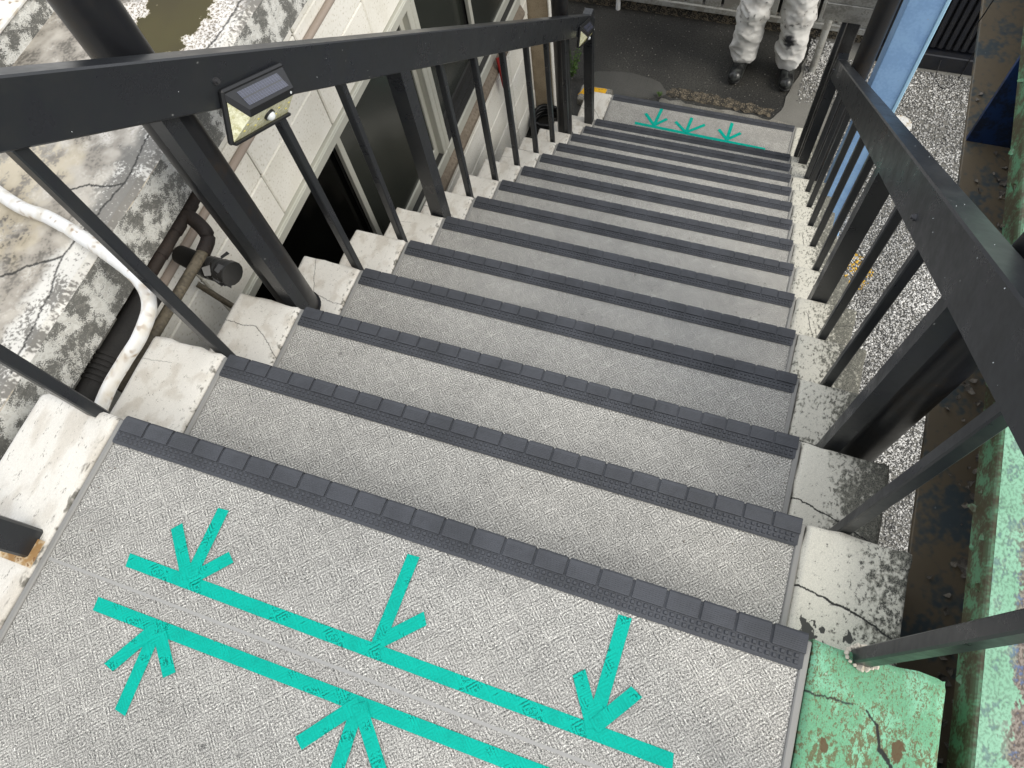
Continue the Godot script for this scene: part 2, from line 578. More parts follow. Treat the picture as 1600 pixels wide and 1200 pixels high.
func make_beam_textures() -> void:
	# green paint peeling from the top of the beam: x 0.825..1.125, z -1.4..1.0
	var w := 256
	var h := 1536
	var nl := noise_bytes(51, 0.01, 4, w, h)
	var nm := noise_bytes(52, 0.035, 4, w, h)
	var nf := noise_bytes(53, 0.2, 2, w, h)
	var nc := noise_bytes(54, 0.05, 1, w, h, false, FastNoiseLite.TYPE_CELLULAR)
	var cr := zeros(w * h)
	rng.seed = 5
	crack(cr, w, h, Vector2(112, 0), Vector2(104, 700), 1.3)
	crack(cr, w, h, Vector2(104, 700), Vector2(120, 1535), 1.3)
	for k in 16:
		var y0 := rng.randf_range(500, 1300)
		crack(cr, w, h, Vector2(60, y0), Vector2(rng.randf_range(130, 250), y0 + rng.randf_range(-40, 40)), 1.0, 0.9)
	var d := PackedByteArray()
	d.resize(w * h * 3)
	for y in h:
		for x in w:
			var i := y * w + x
			var u := x / float(w)
			var l := nl[i] / 255.0
			var m := nm[i] / 255.0
			var f := nf[i] / 255.0
			var k := nc[i] / 255.0
			var green := Color(0.45, 0.64, 0.52).lerp(Color(0.53, 0.71, 0.6), l)
			green = green.lerp(Color(0.36, 0.5, 0.4), ss(0.5, 0.7, m * 0.6 + f * 0.4) * 0.55)
			green = green.lerp(green.darkened(0.25), ss(0.5, 0.62, f * 0.7 + rng.randf() * 0.3) * 0.6)
			var rust := Color(0.5, 0.46, 0.42).lerp(Color(0.3, 0.255, 0.22), ss(0.4, 0.62, f * 0.6 + m * 0.2 + rng.randf() * 0.2))
			rust = rust.lerp(Color(0.52, 0.55, 0.53), ss(0.55, 0.8, k) * 0.6)
			rust = rust.lerp(Color(0.3, 0.4, 0.6), ss(0.6, 0.7, m * 0.6 + f * 0.4) * ss(0.5, 0.3, absf(u - 0.35)) * 0.7)
			var bare := ss(0.1, 0.22, u) * ss(0.56, 0.44, u + (l - 0.5) * 0.35)
			bare = clampf(bare * 1.25 + ss(0.1, 0.0, u) * 0.0, 0, 1)
			var peel := ss(0.56 - bare * 0.26, 0.585 - bare * 0.26, m * 0.42 + k * 0.18 + l * 0.2 + f * 0.2)
			var c := green.lerp(rust, peel * clampf(bare * 0.9 + 0.25, 0, 1))
			c = c.lerp(Color(0.13, 0.11, 0.1), cr[i] * 0.85)
			d[i * 3] = int(c.r * 255)
			d[i * 3 + 1] = int(c.g * 255)
			d[i * 3 + 2] = int(c.b * 255)
	M.green_top = textured(tex_rgb(d, w, h), 0.5, 0.0, 0.22)
	M.green_top.uv1_scale = Vector3.ONE

func stained_metal(seed_: int, base_c: Color, dirt: Color, rough: float, tile: float, bias: float, metal := 0.0) -> StandardMaterial3D:
	var n := 256
	var a := noise_bytes(seed_, 0.012, 4, n, n, true)
	var b := noise_bytes(seed_ + 1, 0.1, 2, n, n, true)
	var d := PackedByteArray()
	d.resize(n * n * 3)
	var r := PackedByteArray()
	r.resize(n * n * 3)
	for i in n * n:
		var k := ss(bias - 0.15, bias + 0.15, a[i] / 255.0 * 0.65 + b[i] / 255.0 * 0.35)
		var c := base_c.lerp(dirt, k)
		c = c.lerp(Color(0.7, 0.7, 0.68), ss(0.93, 0.98, b[i] / 255.0) * 0.6)
		d[i * 3] = int(c.r * 255)
		d[i * 3 + 1] = int(c.g * 255)
		d[i * 3 + 2] = int(c.b * 255)
		var rr := int(clampf(rough + (a[i] / 255.0 - 0.5) * 0.22 + (b[i] / 255.0 - 0.5) * 0.1, 0.05, 1.0) * 255)
		r[i * 3] = rr
		r[i * 3 + 1] = rr
		r[i * 3 + 2] = rr
	var m := textured(tex_rgb(d, n, n), 1.0, tile)
	m.roughness_texture = tex_rgb(r, n, n)
	m.metallic = metal
	return m

func make_materials() -> void:
	make_mat_texture()
	make_block_atlas()
	make_canopy_textures()
	make_beam_textures()
	M.rubber = stained_metal(61, Color(0.25, 0.258, 0.276), Color(0.225, 0.232, 0.25), 0.6, 0.5, 0.5)
	M.seam = plain(Color(0.6, 0.595, 0.58), 0.6)
	M.trim = plain(Color(0.52, 0.515, 0.5), 0.7)
	M.black = stained_metal(62, Color(0.135, 0.145, 0.16), Color(0.142, 0.15, 0.158), 0.34, 0.45, 0.58)
	M.column = stained_metal(63, Color(0.1, 0.105, 0.115), Color(0.16, 0.135, 0.115), 0.4, 0.6, 0.62)
	M.concrete = textured(speckle(64, 256, Color(0.5, 0.49, 0.46), Color(0.4, 0.39, 0.36), Color(0.3, 0.29, 0.27)), 0.92, 0.5, 0.15)
	M.white_block = textured(speckle(65, 256, Color(0.91, 0.905, 0.88), Color(0.885, 0.878, 0.845), Color(0.72, 0.7, 0.64), 0.008, 0.16, 0.5, 0.2), 0.8, 0.55, 0.05)
	M.white_block2 = textured(speckle(66, 256, Color(0.9, 0.892, 0.86), Color(0.87, 0.86, 0.82), Color(0.7, 0.67, 0.61), 0.01, 0.18, 0.5, 0.2), 0.8, 0.5, 0.05)
	M.mortar = textured(speckle(67, 128, Color(0.66, 0.64, 0.58), Color(0.5, 0.48, 0.43), Color(0.4, 0.38, 0.34)), 0.95, 0.2)
	M.beige = textured(speckle(68, 256, Color(0.62, 0.565, 0.48), Color(0.56, 0.505, 0.42), Color(0.48, 0.43, 0.36)), 0.95, 0.25, 0.4)
	M.aluminium = plain(Color(0.74, 0.74, 0.7), 0.45, 0.2)
	M.aluminium_dark = plain(Color(0.22, 0.22, 0.215), 0.5, 0.3)
	M.sill = textured(speckle(69, 128, Color(0.52, 0.475, 0.42), Color(0.44, 0.4, 0.35), Color(0.33, 0.3, 0.26)), 0.9, 0.3, 0.1)
	var gl := plain(Color(0.17, 0.18, 0.165), 0.2)
	M.glass = gl
	M.dark_glass = plain(Color(0.012, 0.014, 0.014), 0.12)
	M.pvc_brown = textured(speckle(70, 128, Color(0.2, 0.165, 0.145), Color(0.15, 0.125, 0.11), Color(0.28, 0.2, 0.15)), 0.75, 0.15)
	M.pvc_tan = textured(speckle(71, 128, Color(0.4, 0.37, 0.31), Color(0.3, 0.275, 0.23), Color(0.24, 0.21, 0.18)), 0.75, 0.15)
	M.lagging = textured(speckle(72, 128, Color(0.1, 0.095, 0.088), Color(0.14, 0.13, 0.12), Color(0.06, 0.06, 0.055)), 0.8, 0.12, 0.3)
	M.torn = plain(Color(0.23, 0.23, 0.23), 0.4)
	M.white_pipe = textured(speckle(73, 256, Color(0.83, 0.84, 0.85), Color(0.8, 0.8, 0.79), Color(0.6, 0.5, 0.38), 0.008, 0.05, 0.5, 0.2), 0.5, 0.5)
	M.white_pipe_old = textured(speckle(74, 256, Color(0.85, 0.85, 0.84), Color(0.76, 0.73, 0.67), Color(0.5, 0.4, 0.3), 0.012, 0.025, 0.6, 0.2), 0.6, 0.2)
	M.conduit = plain(Color(0.62, 0.57, 0.53), 0.6)
	M.blue = stained_metal(75, Color(0.58, 0.73, 0.89), Color(0.53, 0.68, 0.85), 0.5, 0.5, 0.55)
	M.blue_edge = plain(Color(0.66, 0.82, 0.92), 0.45)
	M.beam_under = stained_metal(76, Color(0.38, 0.335, 0.265), Color(0.22, 0.255, 0.27), 0.6, 0.5, 0.6)
	M.beam_blue = stained_metal(77, Color(0.05, 0.17, 0.33), Color(0.04, 0.1, 0.18), 0.55, 0.25, 0.55)
	M.green_edge = stained_metal(78, Color(0.34, 0.52, 0.39), Color(0.27, 0.25, 0.17), 0.5, 0.2, 0.47)
	M.flake = textured(speckle(79, 64, Color(0.5, 0.47, 0.42), Color(0.36, 0.33, 0.3), Color(0.3, 0.4, 0.4)), 0.8, 0.02)
	M.louver = stained_metal(80, Color(0.085, 0.095, 0.125), Color(0.1, 0.1, 0.11), 0.5, 0.6, 0.55)
	M.fence = stained_metal(81, Color(0.6, 0.6, 0.58), Color(0.5, 0.49, 0.46), 0.5, 0.5, 0.55)
	M.steel = stained_metal(82, Color(0.62, 0.61, 0.58), Color(0.5, 0.49, 0.46), 0.35, 0.4, 0.55, 0.35)
	M.grey_post = stained_metal(83, Color(0.26, 0.255, 0.245), Color(0.2, 0.19, 0.18), 0.5, 0.3, 0.5)
	M.plastic = plain(Color(0.085, 0.088, 0.095), 0.38)
	M.lens = plain(Color(0.82, 0.84, 0.84), 0.25)
	M.led_panel = textured(speckle(84, 64, Color(0.86, 0.86, 0.76), Color(0.7, 0.69, 0.52), Color(0.95, 0.95, 0.88), 0.03, 0.1), 0.18, 0.03)
	M.led = plain(Color(0.85, 0.8, 0.4), 0.3)
	M.red = plain(Color(0.55, 0.07, 0.05), 0.7)
	M.yellow = textured(speckle(85, 64, Color(0.82, 0.63, 0.1), Color(0.72, 0.54, 0.12), Color(0.4, 0.34, 0.24), 0.02, 0.12), 0.85, 0.15, 0.2)
	M.leaf = plain(Color(0.2, 0.3, 0.07), 0.6)
	M.leaf.backlight_enabled = true
	M.leaf.backlight = Color(0.15, 0.2, 0.05)
	M.bolt = plain(Color(0.35, 0.35, 0.36), 0.35, 0.7)
	M.rust = textured(speckle(86, 64, Color(0.6, 0.47, 0.3), Color(0.76, 0.69, 0.58), Color(0.42, 0.28, 0.15), 0.03, 0.1), 0.9, 0.08)
	M.plaster = textured(speckle(87, 128, Color(0.8, 0.78, 0.73), Color(0.7, 0.67, 0.61), Color(0.5, 0.47, 0.42)), 0.9, 0.1, 0.2)
	# asphalt with pale stone chips, wet and dark near the fence
	M.asphalt = textured(asphalt_texture(91, Color(0.09, 0.088, 0.082), Color(0.26, 0.255, 0.235), 0.865), 0.6, 1.9, 0.6)
	M.patch = textured(asphalt_texture(92, Color(0.25, 0.25, 0.235), Color(0.31, 0.305, 0.29), 0.99), 0.85, 0.8, 0.12)
	M.rough_edge = textured(speckle(93, 256, Color(0.16, 0.15, 0.13), Color(0.38, 0.345, 0.285), Color(0.62, 0.59, 0.53), 0.02, 0.07, 0.5, 0.06), 0.95, 0.22, 0.5)
	M.paving = textured(asphalt_texture(94, Color(0.4, 0.395, 0.37), Color(0.5, 0.49, 0.465), 0.86), 0.8, 0.55, 0.3)
	M.pebble = plain(Color.WHITE, 0.55)
	M.pebble.vertex_color_use_as_albedo = true
	M.cloth = plain(Color.WHITE, 0.9)
	M.cloth.vertex_color_use_as_albedo = true
	M.shoe = stained_metal(95, Color(0.07, 0.072, 0.075), Color(0.25, 0.26, 0.25), 0.35, 0.12, 0.56)
	M.hose = plain(Color(0.03, 0.03, 0.032), 0.45)

func asphalt_texture(seed_: int, a: Color, b: Color, chips: float) -> ImageTexture:
	var n := 512
	var l := noise_bytes(seed_, 0.006, 4, n, n, true)
	var f := noise_bytes(seed_ + 1, 0.3, 2, n, n, true)
	var c2 := noise_bytes(seed_ + 2, 0.22, 1, n, n, true)
	var d := PackedByteArray()
	d.resize(n * n * 3)
	for i in n * n:
		var c := a.lerp(b, clampf(l[i] / 255.0 * 0.5 + (f[i] / 255.0 - 0.25) * 0.9, 0, 1))
		c = c.darkened(ss(0.35, 0.2, f[i] / 255.0) * 0.4)
		c = c.lerp(Color(0.72, 0.7, 0.66), ss(chips - 0.05, chips + 0.02, c2[i] / 255.0 * 0.75 + f[i] / 255.0 * 0.25) * 0.85)
		d[i * 3] = int(clampf(c.r, 0, 1) * 255)
		d[i * 3 + 1] = int(clampf(c.g, 0, 1) * 255)
		d[i * 3 + 2] = int(clampf(c.b, 0, 1) * 255)
	return tex_rgb(d, n, n)

# ================================================================ scene
func _ready() -> void:
	var cam := Camera3D.new()
	cam.name = "camera"
	cam.transform = Transform3D(Basis.from_euler(Vector3(-1.14187, 0.54521, -0.23850)), Vector3(0.32783, 1.15686, 0.19200))
	cam.fov = 55.13
	cam.near = 0.02
	cam.far = 200.0
	add_child(cam)
	cam.current = true

	var sky_mat := ProceduralSkyMaterial.new()
	sky_mat.sky_top_color = Color(0.83, 0.845, 0.87)
	sky_mat.sky_horizon_color = Color(0.75, 0.755, 0.765)
	sky_mat.sky_curve = 0.25
	sky_mat.ground_bottom_color = Color(0.3, 0.29, 0.28)
	sky_mat.ground_horizon_color = Color(0.6, 0.61, 0.62)
	var sky := Sky.new()
	sky.sky_material = sky_mat
	var env := Environment.new()
	env.background_mode = Environment.BG_SKY
	env.sky = sky
	env.tonemap_mode = Environment.TONE_MAPPER_LINEAR
	env.tonemap_exposure = 2.3
	env.sdfgi_enabled = true
	env.ssao_enabled = true
	env.ssil_enabled = true
	var we := WorldEnvironment.new()
	we.name = "world"
	we.environment = env
	add_child(we)

	var sun := DirectionalLight3D.new()
	sun.name = "sun"
	sun.light_energy = 0.4
	sun.light_color = Color(1.0, 0.98, 0.945)
	sun.light_angular_distance = 30.0
	sun.shadow_enabled = true
	add_child(sun)
	sun.look_at_from_position(Vector3(4.4, 3.6, 1.0), Vector3.ZERO)

	make_materials()
	build_ground()
	build_building()
	build_stairs()
	build_beam()
	build_columns()
	build_railings()
	build_lower_yard()
	build_pipes()
	build_tape()
	build_lights()
	build_person()

# ---------------------------------------------------------------- ground
func sheet(called: String, poly: Array, y: float, mat: Material) -> MeshInstance3D:
	var s := begin()
	var f := PackedVector2Array()
	for p in poly: f.append(p)
	var idx := Geometry2D.triangulate_polygon(f)
	for k in range(0, idx.size(), 3):
		var a := f[idx[k]]
		var b := f[idx[k + 1]]
		var c := f[idx[k + 2]]
		tri(s, Vector3(a.x, y, a.y), Vector3(b.x, y, b.y), Vector3(c.x, y, c.y), Vector3.UP)
	return structure(called, s, mat)

func ragged(a: Vector2, b: Vector2, n: int, amp: float) -> Array:
	var out := []
	var nrm := (b - a).normalized().orthogonal()
	for i in n:
		out.append(a.lerp(b, float(i) / n) + nrm * rng.randf_range(-amp, amp))
	return out

func build_ground() -> void:
	rng.seed = 11
	sheet("ground", [Vector2(-60, -60), Vector2(60, -60), Vector2(60, 60), Vector2(-60, 60)], GROUND - 0.008, M.asphalt)
	# pale concrete on the right, its edge broken where the asphalt starts
	var poly := []
	poly += ragged(Vector2(0.44, -3.56), Vector2(0.50, -3.74), 5, 0.015)
	poly += ragged(Vector2(0.50, -3.74), Vector2(0.60, -4.33), 12, 0.015)
	poly += [Vector2(0.60, -4.40), Vector2(4.0, -4.40), Vector2(4.0, 2.0), Vector2(0.70, 2.0), Vector2(0.70, -3.40), Vector2(0.44, -3.45)]
	sheet("paving", poly, GROUND - 0.001, M.paving)
	# exposed stones washed out of the paving beside the stairs: nobody could count them
	var pm := SphereMesh.new()
	pm.radius = 0.5
	pm.height = 1.0
	pm.radial_segments = 7
	pm.rings = 3
	var mm := MultiMesh.new()
	mm.transform_format = MultiMesh.TRANSFORM_3D
	mm.use_colors = true
	mm.mesh = pm
	var n := 76000
	mm.instance_count = n
	rng.seed = 12
	var patchy := FastNoiseLite.new()
	patchy.seed = 4
	patchy.frequency = 1.6
	for i in n:
		var x := rng.randf_range(0.80, 2.05)
		var z := rng.randf_range(-4.2, -0.95)
		if i >= 73500:
			x = rng.randf_range(0.57, 0.8)
			z = rng.randf_range(-4.34, -3.75)
			if rng.randf() < ss(-4.1, -3.7, z): z = rng.randf_range(-4.34, -4.1)
		elif z < -3.0 and rng.randf() < 0.35: z += 1.6
		var sz := rng.randf_range(0.0055, 0.0105) * (1.0 if rng.randf() < 0.93 else 1.6)
		var b := Basis(Vector3.UP, rng.randf() * TAU).scaled(Vector3(sz, sz * 0.8, sz * rng.randf_range(0.7, 1.2)))
		mm.set_instance_transform(i, Transform3D(b, Vector3(x, GROUND + sz * 0.22, z)))
		var g := rng.randf()
		var v := 0.64 if g < 0.5 else (0.34 if g < 0.76 else 0.1)
		v *= rng.randf_range(0.75, 1.15) * (0.85 + 0.5 * patchy.get_noise_2d(x, z))
		var c := Color(v, v * 0.98, v * 0.93)
		var dy := Vector2(x - 1.12, (z + 2.55) * 0.8).length()
		if dy < 0.1 and rng.randf() < 0.35: c = Color(0.6, 0.36, 0.03)
		mm.set_instance_color(i, c)
	var mi := MultiMeshInstance3D.new()
	mi.multimesh = mm
	mi.material_override = M.pebble
	mi.name = "pebbles"
	add_child(mi, true)
	tag(mi, "white and grey pebbles showing in the washed paving right of the stairs", "pebbles", "", "stuff")

# ---------------------------------------------------------------- the building on the left
const WALL_X := -1.08

func build_building() -> void:
	var b := base("building", Vector3(-1.6, GROUND, -1.0), "white painted block building with aluminium windows and stained concrete canopy, left of stairs", "building")
	# the wall core behind the blocks, split round the window opening
	var zs := -3.3
	var ze := 1.6
	var wt := -0.802
	var wb := -1.813
	var w0 := -0.50
	var w1 := -3.18
	var core := begin()
	var cx0 := -1.30
	var cx1 := WALL_X - 0.012
	span(core, Vector3(cx0, wt, zs), Vector3(cx1, -0.161, ze))
	span(core, Vector3(cx0, GROUND, zs), Vector3(cx1, wb - 0.002, ze))
	span(core, Vector3(cx0, wb, w0), Vector3(cx1, wt - 0.002, ze))
	span(core, Vector3(cx0, wb, zs), Vector3(cx1, wt - 0.002, w1))
	obj("wall_core", core, M.mortar, b)
	# back of the room, so that the windows look into something dark
	var room := begin()
	span(room, Vector3(-3.0, GROUND, zs), Vector3(-2.98, -0.161, ze))
	span(room, Vector3(-2.98, GROUND, zs + 0.001), Vector3(cx0, -0.162, zs + 0.05))
	span(room, Vector3(-2.98, GROUND, ze - 0.05), Vector3(cx0, -0.162, ze))
	obj("room_wall", room, M.concrete, b)
	# concrete blocks, one mesh each, stacked in line
	rng.seed = 21
	var rows := []
	for k in 5: rows.append([-0.607 + 0.195 * (k - 1), -0.607 + 0.195 * k])
	var low := []
	for k in 5: low.append([-1.915 - 0.192 * k, -1.915 - 0.192 * (k - 1)])
	for r in rows + low:
		for c in 12:
			var z1 := -0.955 - 0.399 * (c - 5)
			var z0 := z1 - 0.399
			if z1 < zs or z0 > ze: continue
			z0 = max(z0, zs)
			var y0: float = r[0]
			var y1: float = r[1]
			if y0 > -0.2: continue
			y1 = min(y1, -0.163)
			if y1 > wb and y0 < wb and y1 < -1.5: y1 = wb
			y0 = max(y0, GROUND - 0.05)
			var s := begin()
			var pr := rng.randf_range(-0.0015, 0.0015)
			span(s, Vector3(cx1 - 0.001, y0 + 0.0022, z0 + 0.0022), Vector3(WALL_X + pr, y1 - 0.0022, z1 - 0.0022), 0.004)
			obj("block", s, M.white_block if rng.randf() < 0.6 else M.white_block2, b)
	# short pieces left of and right of the window
	for k in 5:
		var y1 := wt - 0.2022 * k
		var s := begin()
		span(s, Vector3(cx1 - 0.001, y1 - 0.2, w0 + 0.002), Vector3(WALL_X, y1 - 0.002, w0 + 0.4), 0.004)
		obj("block", s, M.white_block, b)
		s = begin()
		span(s, Vector3(cx1 - 0.001, y1 - 0.2, zs), Vector3(WALL_X, y1 - 0.002, w1 - 0.002), 0.004)
		obj("block", s, M.white_block2, b)
	# windows: one long opening with two pairs of sliding sashes
	make_window(b, wt, wb, w0, -2.045)
	make_window(b, wt, wb, -2.047, w1)
	var sl := begin()
	var prof := [Vector3(WALL_X - 0.1, -1.735, w1), Vector3(WALL_X + 0.004, -1.752, w1), Vector3(WALL_X + 0.03, -1.80, w1), Vector3(WALL_X + 0.03, -1.822, w1), Vector3(WALL_X - 0.1, -1.822, w1)]
	prism(sl, prof, Vector3(0, 0, w0 - w1))
	obj("window_sill", sl, M.sill, b)
	# canopy slab with an upstand further back
	set_uv_frame(Vector3(-1.90, 0, -1.90), Vector3(1.0 / 1.03, 0, 0), Vector3(0, 0, 1.0 / 2.4))
	var cs := begin()
	var x1 := -0.870
	var top := -0.020
	var nz := FastNoiseLite.new()
	nz.seed = 6
	nz.frequency = 9.0
	var zz0 := -3.28
	var zz1 := 1.6
	var nzs := 96
	for i in nzs:
		var za := lerpf(zz0, zz1, float(i) / nzs)
		var zb := lerpf(zz0, zz1, float(i + 1) / nzs)
		var ea := nz.get_noise_1d(za) * 0.006
		var eb := nz.get_noise_1d(zb) * 0.006
		var xs := [-1.9, -1.375, -1.1, -0.95, -0.885]
		for k in xs.size() - 1:
			quad(cs, Vector3(xs[k], top, za), Vector3(xs[k + 1], top - 0.002 * float(k == 3), za), Vector3(xs[k + 1], top - 0.002 * float(k == 3), zb), Vector3(xs[k], top, zb), Vector3.UP)
		quad(cs, Vector3(-0.885, top - 0.002, za), Vector3(x1 + ea, top - 0.012, za), Vector3(x1 + eb, top - 0.012, zb), Vector3(-0.885, top - 0.002, zb), Vector3(0.4, 1, 0))
	obj("canopy_top", cs, M.canopy, b)
	var fs := begin()
	for i in nzs:
		var za := lerpf(zz0, zz1, float(i) / nzs)
		var zb := lerpf(zz0, zz1, float(i + 1) / nzs)
		var ea := nz.get_noise_1d(za) * 0.006
		var eb := nz.get_noise_1d(zb) * 0.006
		quad(fs, Vector3(x1 + ea, top - 0.012, za), Vector3(x1 + ea * 0.4 + 0.004, -0.155, za), Vector3(x1 + eb * 0.4 + 0.004, -0.155, zb), Vector3(x1 + eb, top - 0.012, zb), Vector3.RIGHT)
		quad(fs, Vector3(x1 + ea * 0.4 + 0.004, -0.155, za), Vector3(WALL_X - 0.2, -0.16, za), Vector3(WALL_X - 0.2, -0.16, zb), Vector3(x1 + eb * 0.4 + 0.004, -0.155, zb), Vector3.DOWN)
	obj("canopy_edge", fs, M.lichen, b)
	var up := begin()
	span(up, Vector3(-2.6, -0.161, zz0), Vector3(-1.376, 0.043, zz1), 0.01)
	obj("roof_upstand", up, M.lichen, b)
	var cap := begin()
	span(cap, Vector3(-2.6, 0.0435, zz0), Vector3(-1.372, 0.056, zz1), 0.004)
	obj("roof_capping", cap, M.white_pipe_old, b)
	# conduit run along the wall under the canopy
	var co := begin()
	tube(co, [Vector3(WALL_X + 0.012, -0.462, zs), Vector3(WALL_X + 0.012, -0.458, ze)], 0.0125, 10)
	obj("conduit", co, M.conduit, b)
	# rendered pilaster at the far corner: rough beige front, white return
	var pf := begin()
	span(pf, Vector3(WALL_X - 0.2, GROUND, -3.52), Vector3(-0.955, -0.17, -3.302), 0.003)
	obj("pilaster", pf, M.beige, b)
	var pr2 := begin()
	span(pr2, Vector3(-0.9545, GROUND, -3.522), Vector3(-0.945, -0.17, -3.300), 0.002)
	obj("pilaster_edge", pr2, M.white_block, b)

func make_window(b: Node3D, wt: float, wb: float, za: float, zb: float) -> void:
	# outer frame is the window part; sashes, panes and rails are its sub-parts
	var fx := WALL_X - 0.01
	var s := begin()
	var fb := -1.735
	span(s, Vector3(fx - 0.08, wt - 0.05, zb), Vector3(fx + 0.022, wt, za), 0.003)          # head
	span(s, Vector3(fx - 0.08, fb - 0.016, zb), Vector3(fx + 0.02, fb + 0.05, za), 0.003)   # bottom
	span(s, Vector3(fx - 0.08, fb + 0.05, zb), Vector3(fx + 0.018, wt - 0.0505, zb + 0.035), 0.003)
	span(s, Vector3(fx - 0.08, fb + 0.05, za - 0.035), Vector3(fx + 0.018, wt - 0.0505, za), 0.003)
	var w := obj("window", s, M.aluminium, b)
	var g := begin()
	for k in 3:
		span(g, Vector3(fx - 0.06, fb + 0.052, zb + 0.036), Vector3(fx + 0.012 - 0.028 * k, fb + 0.0535 + 0.012 * k, za - 0.036))
	obj("track", g, M.aluminium_dark, w)
	g = begin()
	span(g, Vector3(fx + 0.0205, wt - 0.022, zb + 0.001), Vector3(fx + 0.027, wt - 0.005, za - 0.001), 0.002)
	obj("drip_strip", g, M.aluminium, w)
	var mid := (za + zb) * 0.5
	if za > -1.0: mid = -1.372
	else: mid = -2.625
	for k in 2:
		var a := za - 0.036 if k == 0 else mid + 0.018
		var c := mid - 0.018 if k == 0 else zb + 0.036
		var dx := -0.045 if k == 0 else -0.012
		var t := fb + 0.09
		var sash := begin()
		span(sash, Vector3(fx + dx - 0.02, t - 0.035, c), Vector3(fx + dx, t + 0.02, a), 0.002)
		span(sash, Vector3(fx + dx - 0.02, wt - 0.08, c), Vector3(fx + dx, wt - 0.0515, a), 0.002)
		span(sash, Vector3(fx + dx - 0.02, t + 0.02, c), Vector3(fx + dx, wt - 0.0805, c + 0.03), 0.002)
		span(sash, Vector3(fx + dx - 0.02, t + 0.02, a - 0.03), Vector3(fx + dx, wt - 0.0805, a), 0.002)
		obj("sash", sash, M.aluminium if k == 1 else M.aluminium_dark, w)
		var p := begin()
		span(p, Vector3(fx + dx - 0.013, t + 0.018, c + 0.028), Vector3(fx + dx - 0.008, wt - 0.079, a - 0.028))
		var first := k == 0 and za > -1.0
		obj("pane", p, M.dark_glass if first else M.glass, w)

